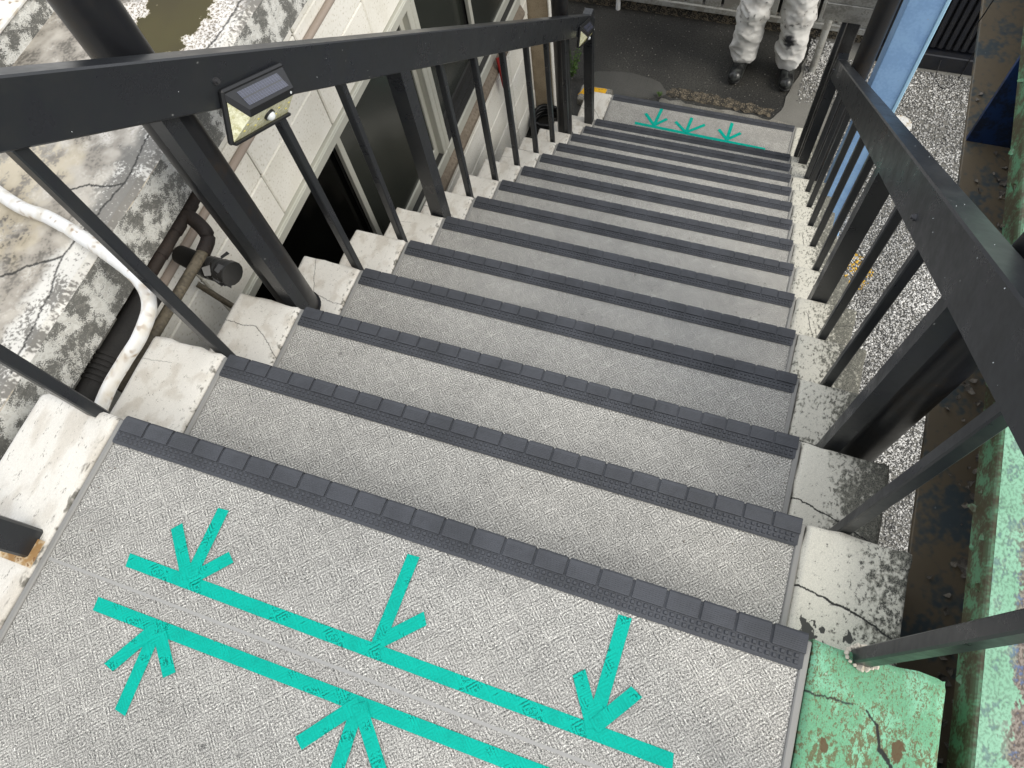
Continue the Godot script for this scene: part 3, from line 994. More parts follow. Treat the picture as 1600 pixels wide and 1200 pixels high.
# ---------------------------------------------------------------- stairs
func build_stairs() -> void:
	var st := base("staircase", Vector3(0, GROUND, -1.7), "straight concrete staircase with grey vinyl treads and black rubber nosings going down", "staircase")
	# solid concrete under the finishes
	var poly := [Vector3(-0.768, -0.012, 1.6)]
	var prev := 1.6
	for i in 15:
		poly.append(Vector3(-0.768, NOSE_Y[i] - 0.012, NOSE_Z[i] + 0.004))
		var ny: float = NOSE_Y[i + 1] - 0.012 if i < 14 else GROUND
		poly.append(Vector3(-0.768, ny, NOSE_Z[i] + 0.004))
	poly.append(Vector3(-0.768, GROUND, -0.4))
	poly.append(Vector3(-0.768, GROUND, 1.6))
	poly.remove_at(0)
	poly.insert(0, Vector3(-0.768, -0.012, 1.6))
	var s := begin()
	prism(s, poly, Vector3(1.536, 0, 0))
	obj("concrete_body", s, M.concrete, st)
	rng.seed = 31
	for i in 15:
		var y: float = NOSE_Y[i]
		var zf: float = NOSE_Z[i]
		var zb: float = NOSE_Z[i - 1] if i > 0 else 0.205
		set_uv_frame(Vector3(rng.randf() * 0.0, 0, zf), Vector3(1.0 / 0.32, 0, 0), Vector3(0, 0, 1.0 / 0.32), Vector2(rng.randf(), rng.randf()))
		if i == 0: uv_add = Vector2.ZERO
		s = begin()
		if i == 0: prism(s, [Vector3(-0.59, y - 0.014, 0.001), Vector3(0.59, y - 0.014, 0.001), Vector3(0.59, y - 0.014, 0.2575), Vector3(-0.59, y - 0.014, 0.2575)], Vector3(0, 0.014, 0))
		else: span(s, Vector3(-0.59, y - 0.014, zf + 0.001), Vector3(0.59, y, zb + 0.002))
		obj("tread_mat", s, M.vinyl, st)
		if i == 0:
			s = begin()
			prism(s, [Vector3(-0.59, -0.014, 0.2585), Vector3(0.59, -0.014, 0.2585), Vector3(0.59, -0.014, 1.6), Vector3(-0.59, -0.014, 1.6)], Vector3(0, 0.0135, 0))
			obj("landing_mat", s, M.vinyl, st)
			s = begin()
			prism(s, [Vector3(-0.59, -0.004, 0.2555), Vector3(0.59, -0.004, 0.2555), Vector3(0.59, -0.004, 0.2605), Vector3(-0.59, -0.004, 0.2605)], Vector3(0, 0.0044, 0))
			obj("mat_seam", s, M.seam, st)
			zb = 1.6
		# edge strips of the vinyl
		for sx in [-1.0, 1.0]:
			s = begin()
			span(s, Vector3(sx * 0.5905, y - 0.014, zf + 0.003), Vector3(sx * 0.6015, y + 0.0035, zb), 0.002)
			obj("edge_strip", s, M.trim, st)
		# painted ends of each step
		side_block(st, i, -1, y, zf, zb)
		side_block(st, i, 1, y, zf, zb)
	# one nosing, its pads and studs, shared by all steps
	var strip := begin()
	set_uv_frame(Vector3.ZERO, Vector3(1, 0, 0), Vector3(0, 0, 1))
	prism(strip, [Vector3(-0.592, 0.0003, 0.046), Vector3(-0.592, 0.0022, 0.0465), Vector3(-0.592, 0.0042, 0.043), Vector3(-0.592, 0.0045, 0.002), Vector3(-0.592, 0.002, -0.004), Vector3(-0.592, -0.022, -0.004), Vector3(-0.592, -0.022, -0.0005), Vector3(-0.592, 0.0003, 0.0)], Vector3(1.186, 0, 0))
	strip.generate_normals()
	var strip_mesh := strip.commit()
	var studs := begin()
	for r in 2:
		for k in 118:
			var x := -0.586 + 0.01 * k
			var z := 0.0285 + 0.0092 * r
			var b0 := 0.0033
			var t0 := 0.0022
			var lo := 0.0040
			var hi := 0.0066
			var p := [Vector3(x - b0, lo, z - b0), Vector3(x + b0, lo, z - b0), Vector3(x + b0, lo, z + b0), Vector3(x - b0, lo, z + b0)]
			var q := [Vector3(x - t0, hi, z - t0), Vector3(x + t0, hi, z - t0), Vector3(x + t0, hi, z + t0), Vector3(x - t0, hi, z + t0)]
			quad(studs, q[0], q[1], q[2], q[3], Vector3.UP)
			for e in 4:
				var f := (e + 1) % 4
				quad(studs, p[e], p[f], q[f], q[e], (p[e] + p[f]) * 0.5 - Vector3(x, lo - 0.002, z))
	studs.generate_normals()
	var stud_mesh := studs.commit()
	var pad := begin()
	# pad with a rounded front and shallow ribs along it
	var pp := [Vector3(0, 0.004, 0.0235), Vector3(0, 0.0072, 0.0228)]
	for k in 7:
		var zr := 0.0210 - 0.0030 * k
		pp.append(Vector3(0, 0.0076, zr))
		pp.append(Vector3(0, 0.0070, zr - 0.0015))
	pp += [Vector3(0, 0.0062, -0.0035), Vector3(0, 0.003, -0.0066), Vector3(0, -0.016, -0.0068), Vector3(0, -0.017, -0.003), Vector3(0, 0.003, -0.003), Vector3(0, 0.004, 0.001)]
	var pl := []
	for p in pp: pl.append(p + Vector3(-0.0235, 0, 0))
	prism(pad, pl, Vector3(0.047, 0, 0))
	pad.generate_normals()
	var pad_mesh := pad.commit()
	for i in 15:
		var o := Vector3(0, NOSE_Y[i] - GROUND, NOSE_Z[i] + 1.7)
		var nose := put("nosing", strip_mesh, M.rubber, st, at(o))
		if i < 13:
			for k in 23:
				put("pad", pad_mesh, M.rubber, nose, at(Vector3(-0.566 + 0.0517 * k, 0, 0)))
		else:
			var j := SurfaceTool.new()
			j.begin(Mesh.PRIMITIVE_TRIANGLES)
			for k in 23: j.append_from(pad_mesh, 0, at(Vector3(-0.566 + 0.0517 * k, 0, 0)))
			put("pads", j.commit(), M.rubber, nose).set_meta("kind", "stuff")
		put("studs", stud_mesh, M.rubber, nose).set_meta("kind", "stuff")
	# broken plaster round the feet of the first right baluster and rust at the left post
	s = begin()
	rng.seed = 8
	for k in 16:
		var a := TAU * k / 16.0
		var p := Vector3(0.668 + cos(a) * 0.021, 0.010, 0.004 + sin(a) * 0.014)
		box(s, Transform3D(Basis.from_euler(Vector3(rng.randf(), rng.randf() * 6, rng.randf())), p), Vector3.ONE * rng.randf_range(0.004, 0.009), 0.001)
	obj("broken_plaster", s, M.plaster, st)

func side_block(st: Node3D, i: int, side: int, y: float, zf: float, zb: float) -> void:
	var s := begin()
	var xi := 0.6035
	var xo := 0.783 + rng.randf_range(-0.006, 0.006)
	var dep := 0.27
	if i == 0: zb = 0.30 if side > 0 else 0.44
	var cell := 0
	if side < 0:
		cell = [0, 1, 2, 3][i % 4] if i != 1 else 1
	else:
		cell = 9 if i == 0 else (4 if i == 1 else (5 if i == 2 else [6, 7, 8][i % 3]))
	var c0 := Vector2((cell % 5) * 0.2, (cell / 5) * 0.5)
	var xa := xi * side
	var xb := xo * side
	var lo: float = min(xa, xb)
	var hi: float = max(xa, xb)
	# small inset in the cell so that chamfers stay inside it
	set_uv_frame(Vector3(lo - 0.004, 0, zf - 0.004), Vector3(0.2 / (hi - lo + 0.008), 0, 0), Vector3(0, 0, 0.5 / (zb - zf + 0.008)), c0)
	if i == 14:
		dep = 0.06
	block_shape(s, Vector3(lo, y - dep, zf + rng.randf_range(-0.002, 0.002)), Vector3(hi, y + 0.006 + rng.randf_range(-0.002, 0.002), zb + 0.004), side, i)
	obj("side_block", s, M.block, st)
	if i == 0:
		# the landing edge goes on behind the photographed part
		s = begin()
		set_uv_frame(Vector3(lo - 0.004, 0, zb), Vector3(0.2 / (hi - lo + 0.008), 0, 0), Vector3(0, 0, 0.5 / 1.3), c0)
		block_shape(s, Vector3(lo, y - dep, zb + 0.005), Vector3(hi, y + 0.006, 1.6), side, 20)
		obj("side_block", s, M.block, st)

# a block with a softly rounded, slightly uneven top
func block_shape(s: SurfaceTool, lo: Vector3, hi: Vector3, side: int, seed_: int) -> void:
	var nx := 10
	var nz := 10
	var n := FastNoiseLite.new()
	n.seed = seed_ * 3 + side
	n.frequency = 14.0
	var r := 0.011
	var g := []
	for j in nz + 1:
		var row := []
		for i in nx + 1:
			# grid clustered to the edges
			var tx := edge_t(i, nx, r / (hi.x - lo.x))
			var tz := edge_t(j, nz, r / (hi.z - lo.z))
			var x := lerpf(lo.x, hi.x, tx)
			var z := lerpf(lo.z, hi.z, tz)
			var dx: float = min(x - lo.x, hi.x - x)
			var dz: float = min(z - lo.z, hi.z - z)
			var d := 0.0
			if dx < r: d += r - sqrt(max(0.0, r * r - (r - dx) * (r - dx)))
			if dz < r and z < (lo.z + hi.z) * 0.5: d += r - sqrt(max(0.0, r * r - (r - dz) * (r - dz)))
			d = min(d, r * 1.3)
			var y := hi.y - d * 0.8 + n.get_noise_2d(x, z) * 0.0022
			x += n.get_noise_2d(z * 2.3 + 5.0, 3.0) * 0.006 * float(dx < 0.001)
			z += n.get_noise_2d(x * 2.3 + 9.0, 7.0) * 0.007 * float(dz < 0.001)
			row.append(Vector3(x, y, z))
		g.append(row)
	s.set_smooth_group(0)
	for j in nz:
		for i in nx:
			quad(s, g[j][i], g[j][i + 1], g[j + 1][i + 1], g[j + 1][i], Vector3.UP)
	s.set_smooth_group(-1)
	for i in nx:
		skirt(s, g[0][i], g[0][i + 1], lo.y, Vector3.FORWARD)
		skirt(s, g[nz][i], g[nz][i + 1], lo.y, Vector3.BACK)
	for j in nz:
		skirt(s, g[j][0], g[j + 1][0], lo.y, Vector3.LEFT)
		skirt(s, g[j][nx], g[j + 1][nx], lo.y, Vector3.RIGHT)

func edge_t(i: int, n: int, e: float) -> float:
	if i == 0: return 0.0
	if i == n: return 1.0
	if i == 1: return e * 0.35
	if i == 2: return e
	if i == n - 1: return 1.0 - e * 0.35
	if i == n - 2: return 1.0 - e
	return lerpf(e, 1.0 - e, float(i - 2) / (n - 4))

func skirt(s: SurfaceTool, a: Vector3, b: Vector3, y: float, n: Vector3) -> void:
	quad(s, a, b, Vector3(b.x, y, b.z), Vector3(a.x, y, a.z), n)

# ---------------------------------------------------------------- steel beam on the right
func build_beam() -> void:
	var b := base("steel_beam", Vector3(0.97, -0.34, -0.4), "old steel beam with peeling green paint on top and dirty blue web, beside the right railing", "beam")
	var z0 := -3.4
	var z1 := 1.6
	var s := begin()
	span(s, Vector3(0.825, -0.346, z0), Vector3(1.125, -0.332, z1), 0.002)
	obj("bottom_flange", s, M.beam_under, b)
	s = begin()
	span(s, Vector3(0.967, -0.3315, z0), Vector3(0.983, -0.0785, z1))
	obj("web", s, M.beam_blue, b)
	# top flange with a deep rounded lip
	set_uv_frame(Vector3(0.825, 0, -1.4), Vector3(1.0 / 0.30, 0, 0), Vector3(0, 0, 1.0 / 2.4))
	s = begin()
	quad(s, Vector3(0.834, -0.0145, z0), Vector3(1.125, -0.0145, z0), Vector3(1.125, -0.0145, z1), Vector3(0.834, -0.0145, z1), Vector3.UP)
	obj("top_plate", s, M.green_top, b)
	s = begin()
	prism(s, [Vector3(0.8335, -0.015, z0), Vector3(0.830, -0.0165, z0), Vector3(0.8275, -0.0195, z0), Vector3(0.826, -0.024, z0), Vector3(0.825, -0.030, z0), Vector3(0.825, -0.078, z0), Vector3(1.124, -0.078, z0), Vector3(1.124, -0.015, z0)], Vector3(0, 0, z1 - z0))
	obj("top_flange", s, M.green_edge, b)
	for zz in [-1.31, -2.5, -0.02 + 0.6]:
		s = begin()
		prism(s, [Vector3(0.828, -0.3318, zz), Vector3(0.9665, -0.3318, zz), Vector3(0.9665, -0.0783, zz), Vector3(0.828, -0.0783, zz)], Vector3(0, 0, -0.012))
		obj("stiffener_plate", s, M.beam_blue, b)
	# fallen paint flakes and dead leaves lying on the lower flange
	rng.seed = 41
	s = begin()
	for k in 150:
		var z := rng.randf_range(-1.5, 0.15)
		var x := 0.955 - absf(rng.randfn(0.0, 0.035))
		if rng.randf() < 0.25: x = rng.randf_range(0.84, 0.95)
		if x < 0.835: continue
		flake(s, Vector3(x, -0.328, z), rng.randf_range(0.003, 0.012))
	flake(s, Vector3(0.895, -0.324, -0.64), 0.017)
	flake(s, Vector3(0.90, -0.324, -0.06), 0.02)
	flake(s, Vector3(0.92, -0.324, -0.27), 0.02)
	var f := obj("paint_flakes", s, M.flake, b)
	f.set_meta("kind", "stuff")
	# curled flakes still hanging on the green lip
	s = begin()
	for k in 30:
		var z := rng.randf_range(-1.3, 0.3)
		flake(s, Vector3(0.823, -0.05 + rng.randf_range(-0.02, 0.02), z), rng.randf_range(0.005, 0.011))
	f = obj("curled_paint", s, M.green_edge, b)
	f.set_meta("kind", "stuff")

func flake(s: SurfaceTool, p: Vector3, r: float) -> void:
	var bs := Basis.from_euler(Vector3(rng.randf_range(-0.5, 0.5), rng.randf() * TAU, rng.randf_range(-0.5, 0.5)))
	var n := 5
	var ring := []
	for k in n:
		var a := TAU * k / n + rng.randf_range(-0.4, 0.4)
		var rr := r * rng.randf_range(0.45, 1.2)
		ring.append(p + bs * Vector3(cos(a) * rr, absf(cos(a)) * r * 0.3, sin(a) * rr * 0.7))
	for k in n:
		tri(s, p, ring[k], ring[(k + 1) % n], Vector3.UP)
		tri(s, p - Vector3(0, 0.0012, 0), ring[k] - Vector3(0, 0.0012, 0), ring[(k + 1) % n] - Vector3(0, 0.0012, 0), Vector3.DOWN)

# ---------------------------------------------------------------- columns
func round_column(x: float, z: float, r: float, y0: float, y1: float, label: String) -> void:
	var o := base("round_column", Vector3(x, y0, z), label, "column", "round steel columns along the stairs")
	var s := begin()
	tube(s, [Vector3(x, y0, z), Vector3(x, y1, z)], r, 28)
	obj("shaft", s, M.column, o)
	s = begin()
	tube(s, [Vector3(x, y0, z), Vector3(x, y0 + 0.008, z)], r * 1.12, 28)
	obj("foot_ring", s, M.column, o)

func build_columns() -> void:
	round_column(-0.712, -0.535, 0.047, NOSE_Y[3], 2.4, "black round steel column behind the left railing, nearer the camera")
	round_column(0.748, -0.535, 0.045, NOSE_Y[3], 2.4, "black round steel column behind the right railing, beside the pebbles")
	round_column(-0.687, -2.74, 0.041, NOSE_Y[12], 1.2, "black round steel column at the lower end of the left railing")
	round_column(0.726, -2.72, 0.042, NOSE_Y[12], 1.2, "brownish round steel column beside the blue steel column")
	var b := base("blue_column", Vector3(0.88, GROUND, -2.88), "pale blue painted steel column standing right of the lower stairs", "column")
	var s := begin()
	span(s, Vector3(0.81, GROUND, -2.93), Vector3(0.955, -0.35, -2.80), 0.004)
	obj("shaft", s, M.blue, b)
	s = begin()
	span(s, Vector3(0.9455, GROUND, -2.7998), Vector3(0.9625, -0.35, -2.793), 0.003)
	obj("bright_edge", s, M.blue_edge, b)
	s = begin()
	span(s, Vector3(0.78, GROUND, -2.96), Vector3(0.99, GROUND + 0.012, -2.77), 0.002)
	obj("base_plate", s, M.blue, b)

# ---------------------------------------------------------------- railings
func rail_y(side: int, z: float) -> float:
	return (0.739 if side < 0 else 0.692) + (0.78 if side < 0 else 0.776) * z

func build_railing(side: int) -> Node3D:
	var xc := -0.63 if side < 0 else 0.67
	var label := "black steel handrail with square balusters on the left, carrying the solar lamps" if side < 0 else "black steel handrail with square balusters on the right, beside the green beam"
	var o := base("railing", Vector3(xc, -1.2, -1.5), label, "railing", "black railings either side of the stairs")
	var zt := 0.24
	var zl := -3.0
	var yt := rail_y(side, zt)
	var yl := rail_y(side, zl)
	var v := 0.122
	var s := begin()
	var hw := 0.025
	# rail: sloping tube with eased corners, mitred at both ends
	var c := 0.004
	var prof := [Vector2(-hw + c, 0), Vector2(hw - c, 0), Vector2(hw, -c), Vector2(hw, -v + c), Vector2(hw - c, -v), Vector2(-hw + c, -v), Vector2(-hw, -v + c), Vector2(-hw, -c)]
	for k in prof.size():
		var p: Vector2 = prof[k]
		var q: Vector2 = prof[(k + 1) % prof.size()]
		var m := (p + q) * 0.5
		quad(s, Vector3(xc + p.x, yt + p.y, zt), Vector3(xc + q.x, yt + q.y, zt), Vector3(xc + q.x, yl + q.y, zl), Vector3(xc + p.x, yl + p.y, zl), Vector3(m.x, m.y + v * 0.5, 0))
	span(s, Vector3(xc - hw, yl - v, zl - 0.05), Vector3(xc + hw, yl - 0.0005, zl - 0.0003), 0.003)
	obj("top_rail", s, M.black, o)
	s = begin()
	span(s, Vector3(xc - hw, yt - v, zt + 0.0003), Vector3(xc + hw, yt - 0.0005, 1.5), 0.004)
	obj("landing_rail", s, M.black, o)
	# newel posts and balusters
	for i in 14:
		var z: float = NOSE_Z[i] - 0.0165
		var y0: float = NOSE_Y[i + 1] if i < 14 else GROUND
		var x := xc
		if i == 0:
			z = NOSE_Z[0] + 0.004
			y0 = -0.02
			x = -0.655 if side < 0 else 0.668
		if i == 12: continue
		s = begin()
		var top := rail_y(side, z) - v + 0.004
		if i == 2 or i == 5 or i == 13:
			if i == 13: z = -3.028
			z -= 0.012
			top = rail_y(side, z) - v + 0.02
			if i == 13: top = rail_y(side, zl) - 0.06
			y0 = NOSE_Y[min(i + 1, 14)]
			if i == 13: y0 = NOSE_Y[13] + 0.004
			var hw2 := 0.0244
			if i == 2:
				hw2 = 0.017
				x = -0.65 if side < 0 else 0.669
			var ta := rail_y(side, z - 0.025) - v + 0.004
			var tb := rail_y(side, z + 0.025) - v + 0.004
			if i == 13:
				ta = top
				tb = top
			prism(s, [Vector3(x - hw2, y0, z - hw2), Vector3(x - hw2, y0, z + hw2), Vector3(x - hw2, tb, z + hw2), Vector3(x - hw2, ta, z - hw2)], Vector3(hw2 * 2, 0, 0))
			obj("newel_post", s, M.black, o)
		else:
			box(s, at(Vector3(x, (y0 + top) * 0.5, z)), Vector3(0.022, top - y0, 0.022), 0.0025)
			obj("baluster", s, M.black, o)
	# landing post
	s = begin()
	var nx := -0.645 if side < 0 else 0.67
	box(s, at(Vector3(nx, 0.44, 0.245)), Vector3(0.0488, 0.88, 0.05), 0.004)
	obj("newel_post", s, M.black, o)
	s = begin()
	box(s, at(Vector3(xc, 0.42, 1.3)), Vector3(0.05, 0.84, 0.05), 0.004)
	obj("newel_post", s, M.black, o)
	for k in 6:
		s = begin()
		box(s, at(Vector3(xc, 0.4, 0.42 + 0.14 * k)), Vector3(0.022, 0.8, 0.022), 0.0025)
		obj("baluster", s, M.black, o)
	return o

func bolt(o: Node3D, p: Vector3, d: Vector3) -> void:
	var s := begin()
	tube(s, [p, p + d * 0.004], 0.007, 12)
	tube(s, [p + d * 0.004, p + d * 0.0085], 0.0045, 6)
	obj("bolt", s, M.bolt, o)

func specks(o: Node3D, side: int, n: int, seed_: int) -> void:
	rng.seed = seed_
	var xc := -0.63 if side < 0 else 0.67
	var s := begin()
	for k in n:
		var z := -pow(rng.randf(), 1.3) * 2.9 + 0.1
		var yt := rail_y(side, z)
		var r := rng.randf_range(0.0003, 0.0009)
		var p := Vector3(xc - side * 0.0252, yt - rng.randf_range(0.008, 0.115), z)
		if rng.randf() < 0.4: p = Vector3(xc + rng.randf_range(-0.022, 0.022), yt + 0.0003, z)
		box(s, at(p), Vector3(r, r * rng.randf_range(1.0, 2.6), r * 1.4))
	obj("paint_specks", s, M.lens, o).set_meta("kind", "stuff")

func build_railings() -> void:
	var l := build_railing(-1)
	bolt(l, Vector3(-0.605, 0.222, -0.59), Vector3.RIGHT)
	# rust and flaking round the near left post foot
	var s := begin()
	span(s, Vector3(-0.676, 0.0068, 0.236), Vector3(-0.606, 0.0082, 0.282))
	obj("rust_stain", s, M.rust, l)
	specks(l, -1, 30, 301)
	var r := build_railing(1)
	specks(r, 1, 40, 302)
	bolt(r, Vector3(0.645, 0.02, -0.76), Vector3.LEFT)
	bolt(r, Vector3(0.645, rail_y(1, -2.95) - 0.06, -2.95), Vector3.LEFT)

# ---------------------------------------------------------------- the yard at the foot of the stairs
func build_lower_yard() -> void:
	rng.seed = 61
	# repaired patch and broken concrete edge before the last step
	var poly := []
	for k in 26:
		var a := TAU * k / 26.0
		poly.append(Vector2(-0.56 + cos(a) * 0.30 * rng.randf_range(0.93, 1.05), -3.66 + sin(a) * 0.125 * rng.randf_range(0.9, 1.05)))
	lumpy("asphalt_patch", poly, GROUND - 0.010, 0.012, M.patch, "smooth grey asphalt patch in front of the last step", "asphalt patch")
	poly = []
	poly += ragged(Vector2(-0.30, -3.66), Vector2(-0.2, -3.735), 5, 0.012)
	poly += ragged(Vector2(-0.2, -3.735), Vector2(0.45, -3.68), 24, 0.016)
	poly += ragged(Vector2(0.45, -3.68), Vector2(0.44, -3.59), 4, 0.01)
	poly += ragged(Vector2(0.44, -3.59), Vector2(-0.28, -3.615), 24, 0.012)
	lumpy("broken_concrete_edge", poly, GROUND - 0.006, 0.004, M.rough_edge, "crumbling brown concrete edge along the asphalt before the last step", "concrete edge")
	poly = []
	poly += ragged(Vector2(-0.3, -3.6), Vector2(0.5, -3.575), 22, 0.012)
	poly += [Vector2(0.6, -3.56), Vector2(0.6, -3.495), Vector2(-0.3, -3.495)]
	lumpy("step_footing", poly, GROUND - 0.003, 0.012, M.concrete, "thin strip of grey concrete along the foot of the last step", "concrete strip")
	# yellow paint on the kerb end at the left
	poly = []
	poly += ragged(Vector2(-0.84, -3.455), Vector2(-0.64, -3.455), 6, 0.006)
	poly += ragged(Vector2(-0.64, -3.455), Vector2(-0.64, -3.555), 3, 0.006)
	poly += ragged(Vector2(-0.64, -3.555), Vector2(-0.84, -3.56), 6, 0.008)
	lumpy("yellow_paint_mark", poly, GROUND + 0.0435, 0.0045, M.yellow, "worn yellow paint at the left end of the last step", "paint mark")
	var k0 := begin()
	span(k0, Vector3(-0.83, GROUND - 0.03, -3.555), Vector3(-0.612, GROUND + 0.0455, -3.42), 0.008)
	thing("kerb_stone", k0, M.concrete, "pale concrete kerb end under the yellow paint", "kerb")
	# fence of upright slats on a low concrete footing
	var f := base("slat_fence", Vector3(0, GROUND, -4.35), "weathered white metal slat fence behind the person", "fence")
	var s := begin()
	span(s, Vector3(-2.6, -2.60, -4.38), Vector3(1.3, -2.555, -4.345), 0.004)
	obj("bottom_rail", s, M.fence, f)
	s = begin()
	span(s, Vector3(-2.6, -1.32, -4.38), Vector3(1.3, -1.275, -4.345), 0.004)
	obj("top_rail", s, M.fence, f)
	for k in 31:
		var x := -2.58 + 0.126 * k
		s = begin()
		span(s, Vector3(x, -2.553, -4.372), Vector3(x + 0.106, -1.322, -4.358), 0.003)
		obj("slat", s, M.fence, f)
	s = begin()
	span(s, Vector3(-2.6, -2.555, -4.40), Vector3(1.3, -1.33, -4.392))
	obj("backing_sheet", s, M.grey_post, f)
	for x in [-2.6, -0.62, 1.28]:
		s = begin()
		span(s, Vector3(x - 0.03, GROUND, -4.44), Vector3(x + 0.03, -1.25, -4.381), 0.004)
		obj("fence_post", s, M.fence, f)
	s = begin()
	span(s, Vector3(-2.6, GROUND - 0.05, -4.48), Vector3(1.3, -2.604, -4.372), 0.012)
	obj("footing", s, M.rough_edge, f)
	s = begin()
	tube(s, [Vector3(-0.80, GROUND - 0.02, -4.36), Vector3(-0.80, -1.4, -4.36)], 0.017, 12)
	thing("white_pole", s, M.white_pipe, "thin white pole standing left of the slat fence", "pole")
	s = begin()
	tube(s, [Vector3(0.62, GROUND - 0.02, -4.05), Vector3(0.62, -1.2, -4.05)], 0.022, 12)
	thing("grey_pipe", s, M.fence, "thin grey pipe behind the letter box", "pipe")
	# steel letter box on two posts beyond the right railing
	var lb := base("letter_box", Vector3(0.66, GROUND, -3.15), "stainless steel letter box on a grey post beyond the lower end of the right railing", "letter box")
	s = begin()
	span(s, Vector3(0.515, -1.378, -3.30), Vector3(0.80, -1.05, -3.05), 0.004)
	obj("box_body", s, M.steel, lb)
	s = begin()
	span(s, Vector3(0.517, -1.475, -3.298), Vector3(0.798, -1.381, -3.052), 0.004)
	obj("lower_drawer", s, M.steel, lb)
	s = begin()
	span(s, Vector3(0.645, GROUND, -3.19), Vector3(0.705, -1.4755, -3.13), 0.004)
	obj("post", s, M.grey_post, lb)
	s = begin()
	span(s, Vector3(0.612, NOSE_Y[13], -3.10), Vector3(0.634, -1.4755, -3.06), 0.003)
	thing("black_flat_post", s, M.black, "tall black flat steel post at the lower end of the right railing", "post")
	# ribbed dark cladding on a dark plinth, right
	var c := base("ribbed_cladding", Vector3(1.9, GROUND, -4.3), "dark ribbed metal cladding on a black plinth at the far right", "wall cladding")
	s = begin()
	span(s, Vector3(1.0, GROUND, -4.6), Vector3(3.6, -2.565, -4.225), 0.006)
	obj("plinth", s, M.louver, c)
	s = begin()
	span(s, Vector3(1.0, -2.5645, -4.6), Vector3(3.6, -0.6, -4.30))
	obj("backing", s, M.louver, c)
	for k in 56:
		var x := 1.005 + 0.0462 * k
		s = begin()
		span(s, Vector3(x, -2.545, -4.2995), Vector3(x + 0.031, -0.6, -4.262), 0.005)
		obj("rib", s, M.louver, c)
	s = begin()
	tube(s, smooth([Vector3(1.377, GROUND + 0.09, -4.222), Vector3(1.385, GROUND + 0.01, -4.17), Vector3(1.41, GROUND + 0.004, -4.10), Vector3(1.45, GROUND + 0.004, -4.075), Vector3(1.50, GROUND + 0.004, -4.12), Vector3(1.53, GROUND + 0.01, -4.20), Vector3(1.535, GROUND + 0.2, -4.222)], 5), 0.0035, 6)
	thing("loose_cable", s, M.hose, "thin black cable looping on the paving before the ribbed cladding", "cable")
	s = begin()
	tube(s, smooth([Vector3(0.85, -0.09, -1.74), Vector3(0.826, -0.27, -1.718), Vector3(0.822, -0.30, -1.711), Vector3(0.82, -0.35, -1.72), Vector3(0.835, -0.42, -1.76)], 6), 0.0018, 6)
	thing("hanging_cable", s, M.hose, "thin black cable hanging over the edge of the steel beam", "cable")
	# white lid on the paving
	s = begin()
	tube(s, [Vector3(1.215, GROUND - 0.01, -3.70), Vector3(1.215, GROUND + 0.02, -3.70)], 0.075, 28)
	thing("round_cover", s, M.white_pipe_old, "round white drain cover on the paving, half hidden by the right handrail", "drain cover")
	# coiled hose in the corner of the building
	s = begin()
	var pts := []
	for k in 90:
		var a := TAU * k / 18.0
		var rr := 0.085 + 0.004 * sin(k * 1.3)
		pts.append(Vector3(-0.965 + cos(a) * rr, GROUND + 0.016 + 0.0011 * k, -3.17 + sin(a) * rr))
	tube(s, pts, 0.013, 8)
	thing("hose_coil", s, M.hose, "black rubber hose coiled at the foot of the pilaster, behind the left railing", "hose")
	# red cloth on the sill
	s = begin()
	var rc := [Vector3(-1.045, -1.70, -2.70), Vector3(-1.03, -1.75, -2.79), Vector3(-1.035, -1.82, -2.80), Vector3(-1.035, -1.98, -2.735), Vector3(-1.04, -1.90, -2.72), Vector3(-1.04, -1.78, -2.705)]
	prism(s, rc, Vector3(0.006, 0.0, 0.0))
	thing("red_cloth", s, M.red, "strip of red cloth hanging from the window sill behind the balusters", "cloth")
	# weeds
	weed(Vector3(-0.305, GROUND + 0.005, -3.60), 26, 0.05, 70, "tiny green weed growing at the edge of the last step")
	weed(Vector3(-0.93, GROUND, -3.64), 130, 0.22, 71, "pale green weed growing behind the foot of the left railing")

func lumpy(called: String, poly: Array, y: float, hgt: float, mat: Material, label: String, cat: String) -> void:
	# a low mound with a ragged outline: rim at ground, inner ring raised
	var s := begin()
	var c := Vector2.ZERO
	for p in poly: c += p
	c /= poly.size()
	var f := PackedVector2Array()
	for p in poly: f.append(p)
	var inset := Geometry2D.offset_polygon(f, -0.012)
	if inset.size() == 0:
		return
	var inn: PackedVector2Array = inset[0]
	var idx := Geometry2D.triangulate_polygon(inn)
	s.set_smooth_group(0)
	for k in range(0, idx.size(), 3):
		var q := []
		for e in 3: q.append(Vector3(inn[idx[k + e]].x, y + hgt, inn[idx[k + e]].y))
		tri(s, q[0], q[1], q[2], Vector3.UP)
	# wall from inner ring to outer ring: nearest outer point
	for k in inn.size():
		var a := inn[k]
		var b := inn[(k + 1) % inn.size()]
		var oa := a + (a - c).normalized() * 0.014
		var ob := b + (b - c).normalized() * 0.014
		quad(s, Vector3(a.x, y + hgt, a.y), Vector3(b.x, y + hgt, b.y), Vector3(ob.x, y - 0.01, ob.y), Vector3(oa.x, y - 0.01, oa.y), Vector3((a - c).x, 0.5, (a - c).y))
	thing(called, s, mat, label, cat)

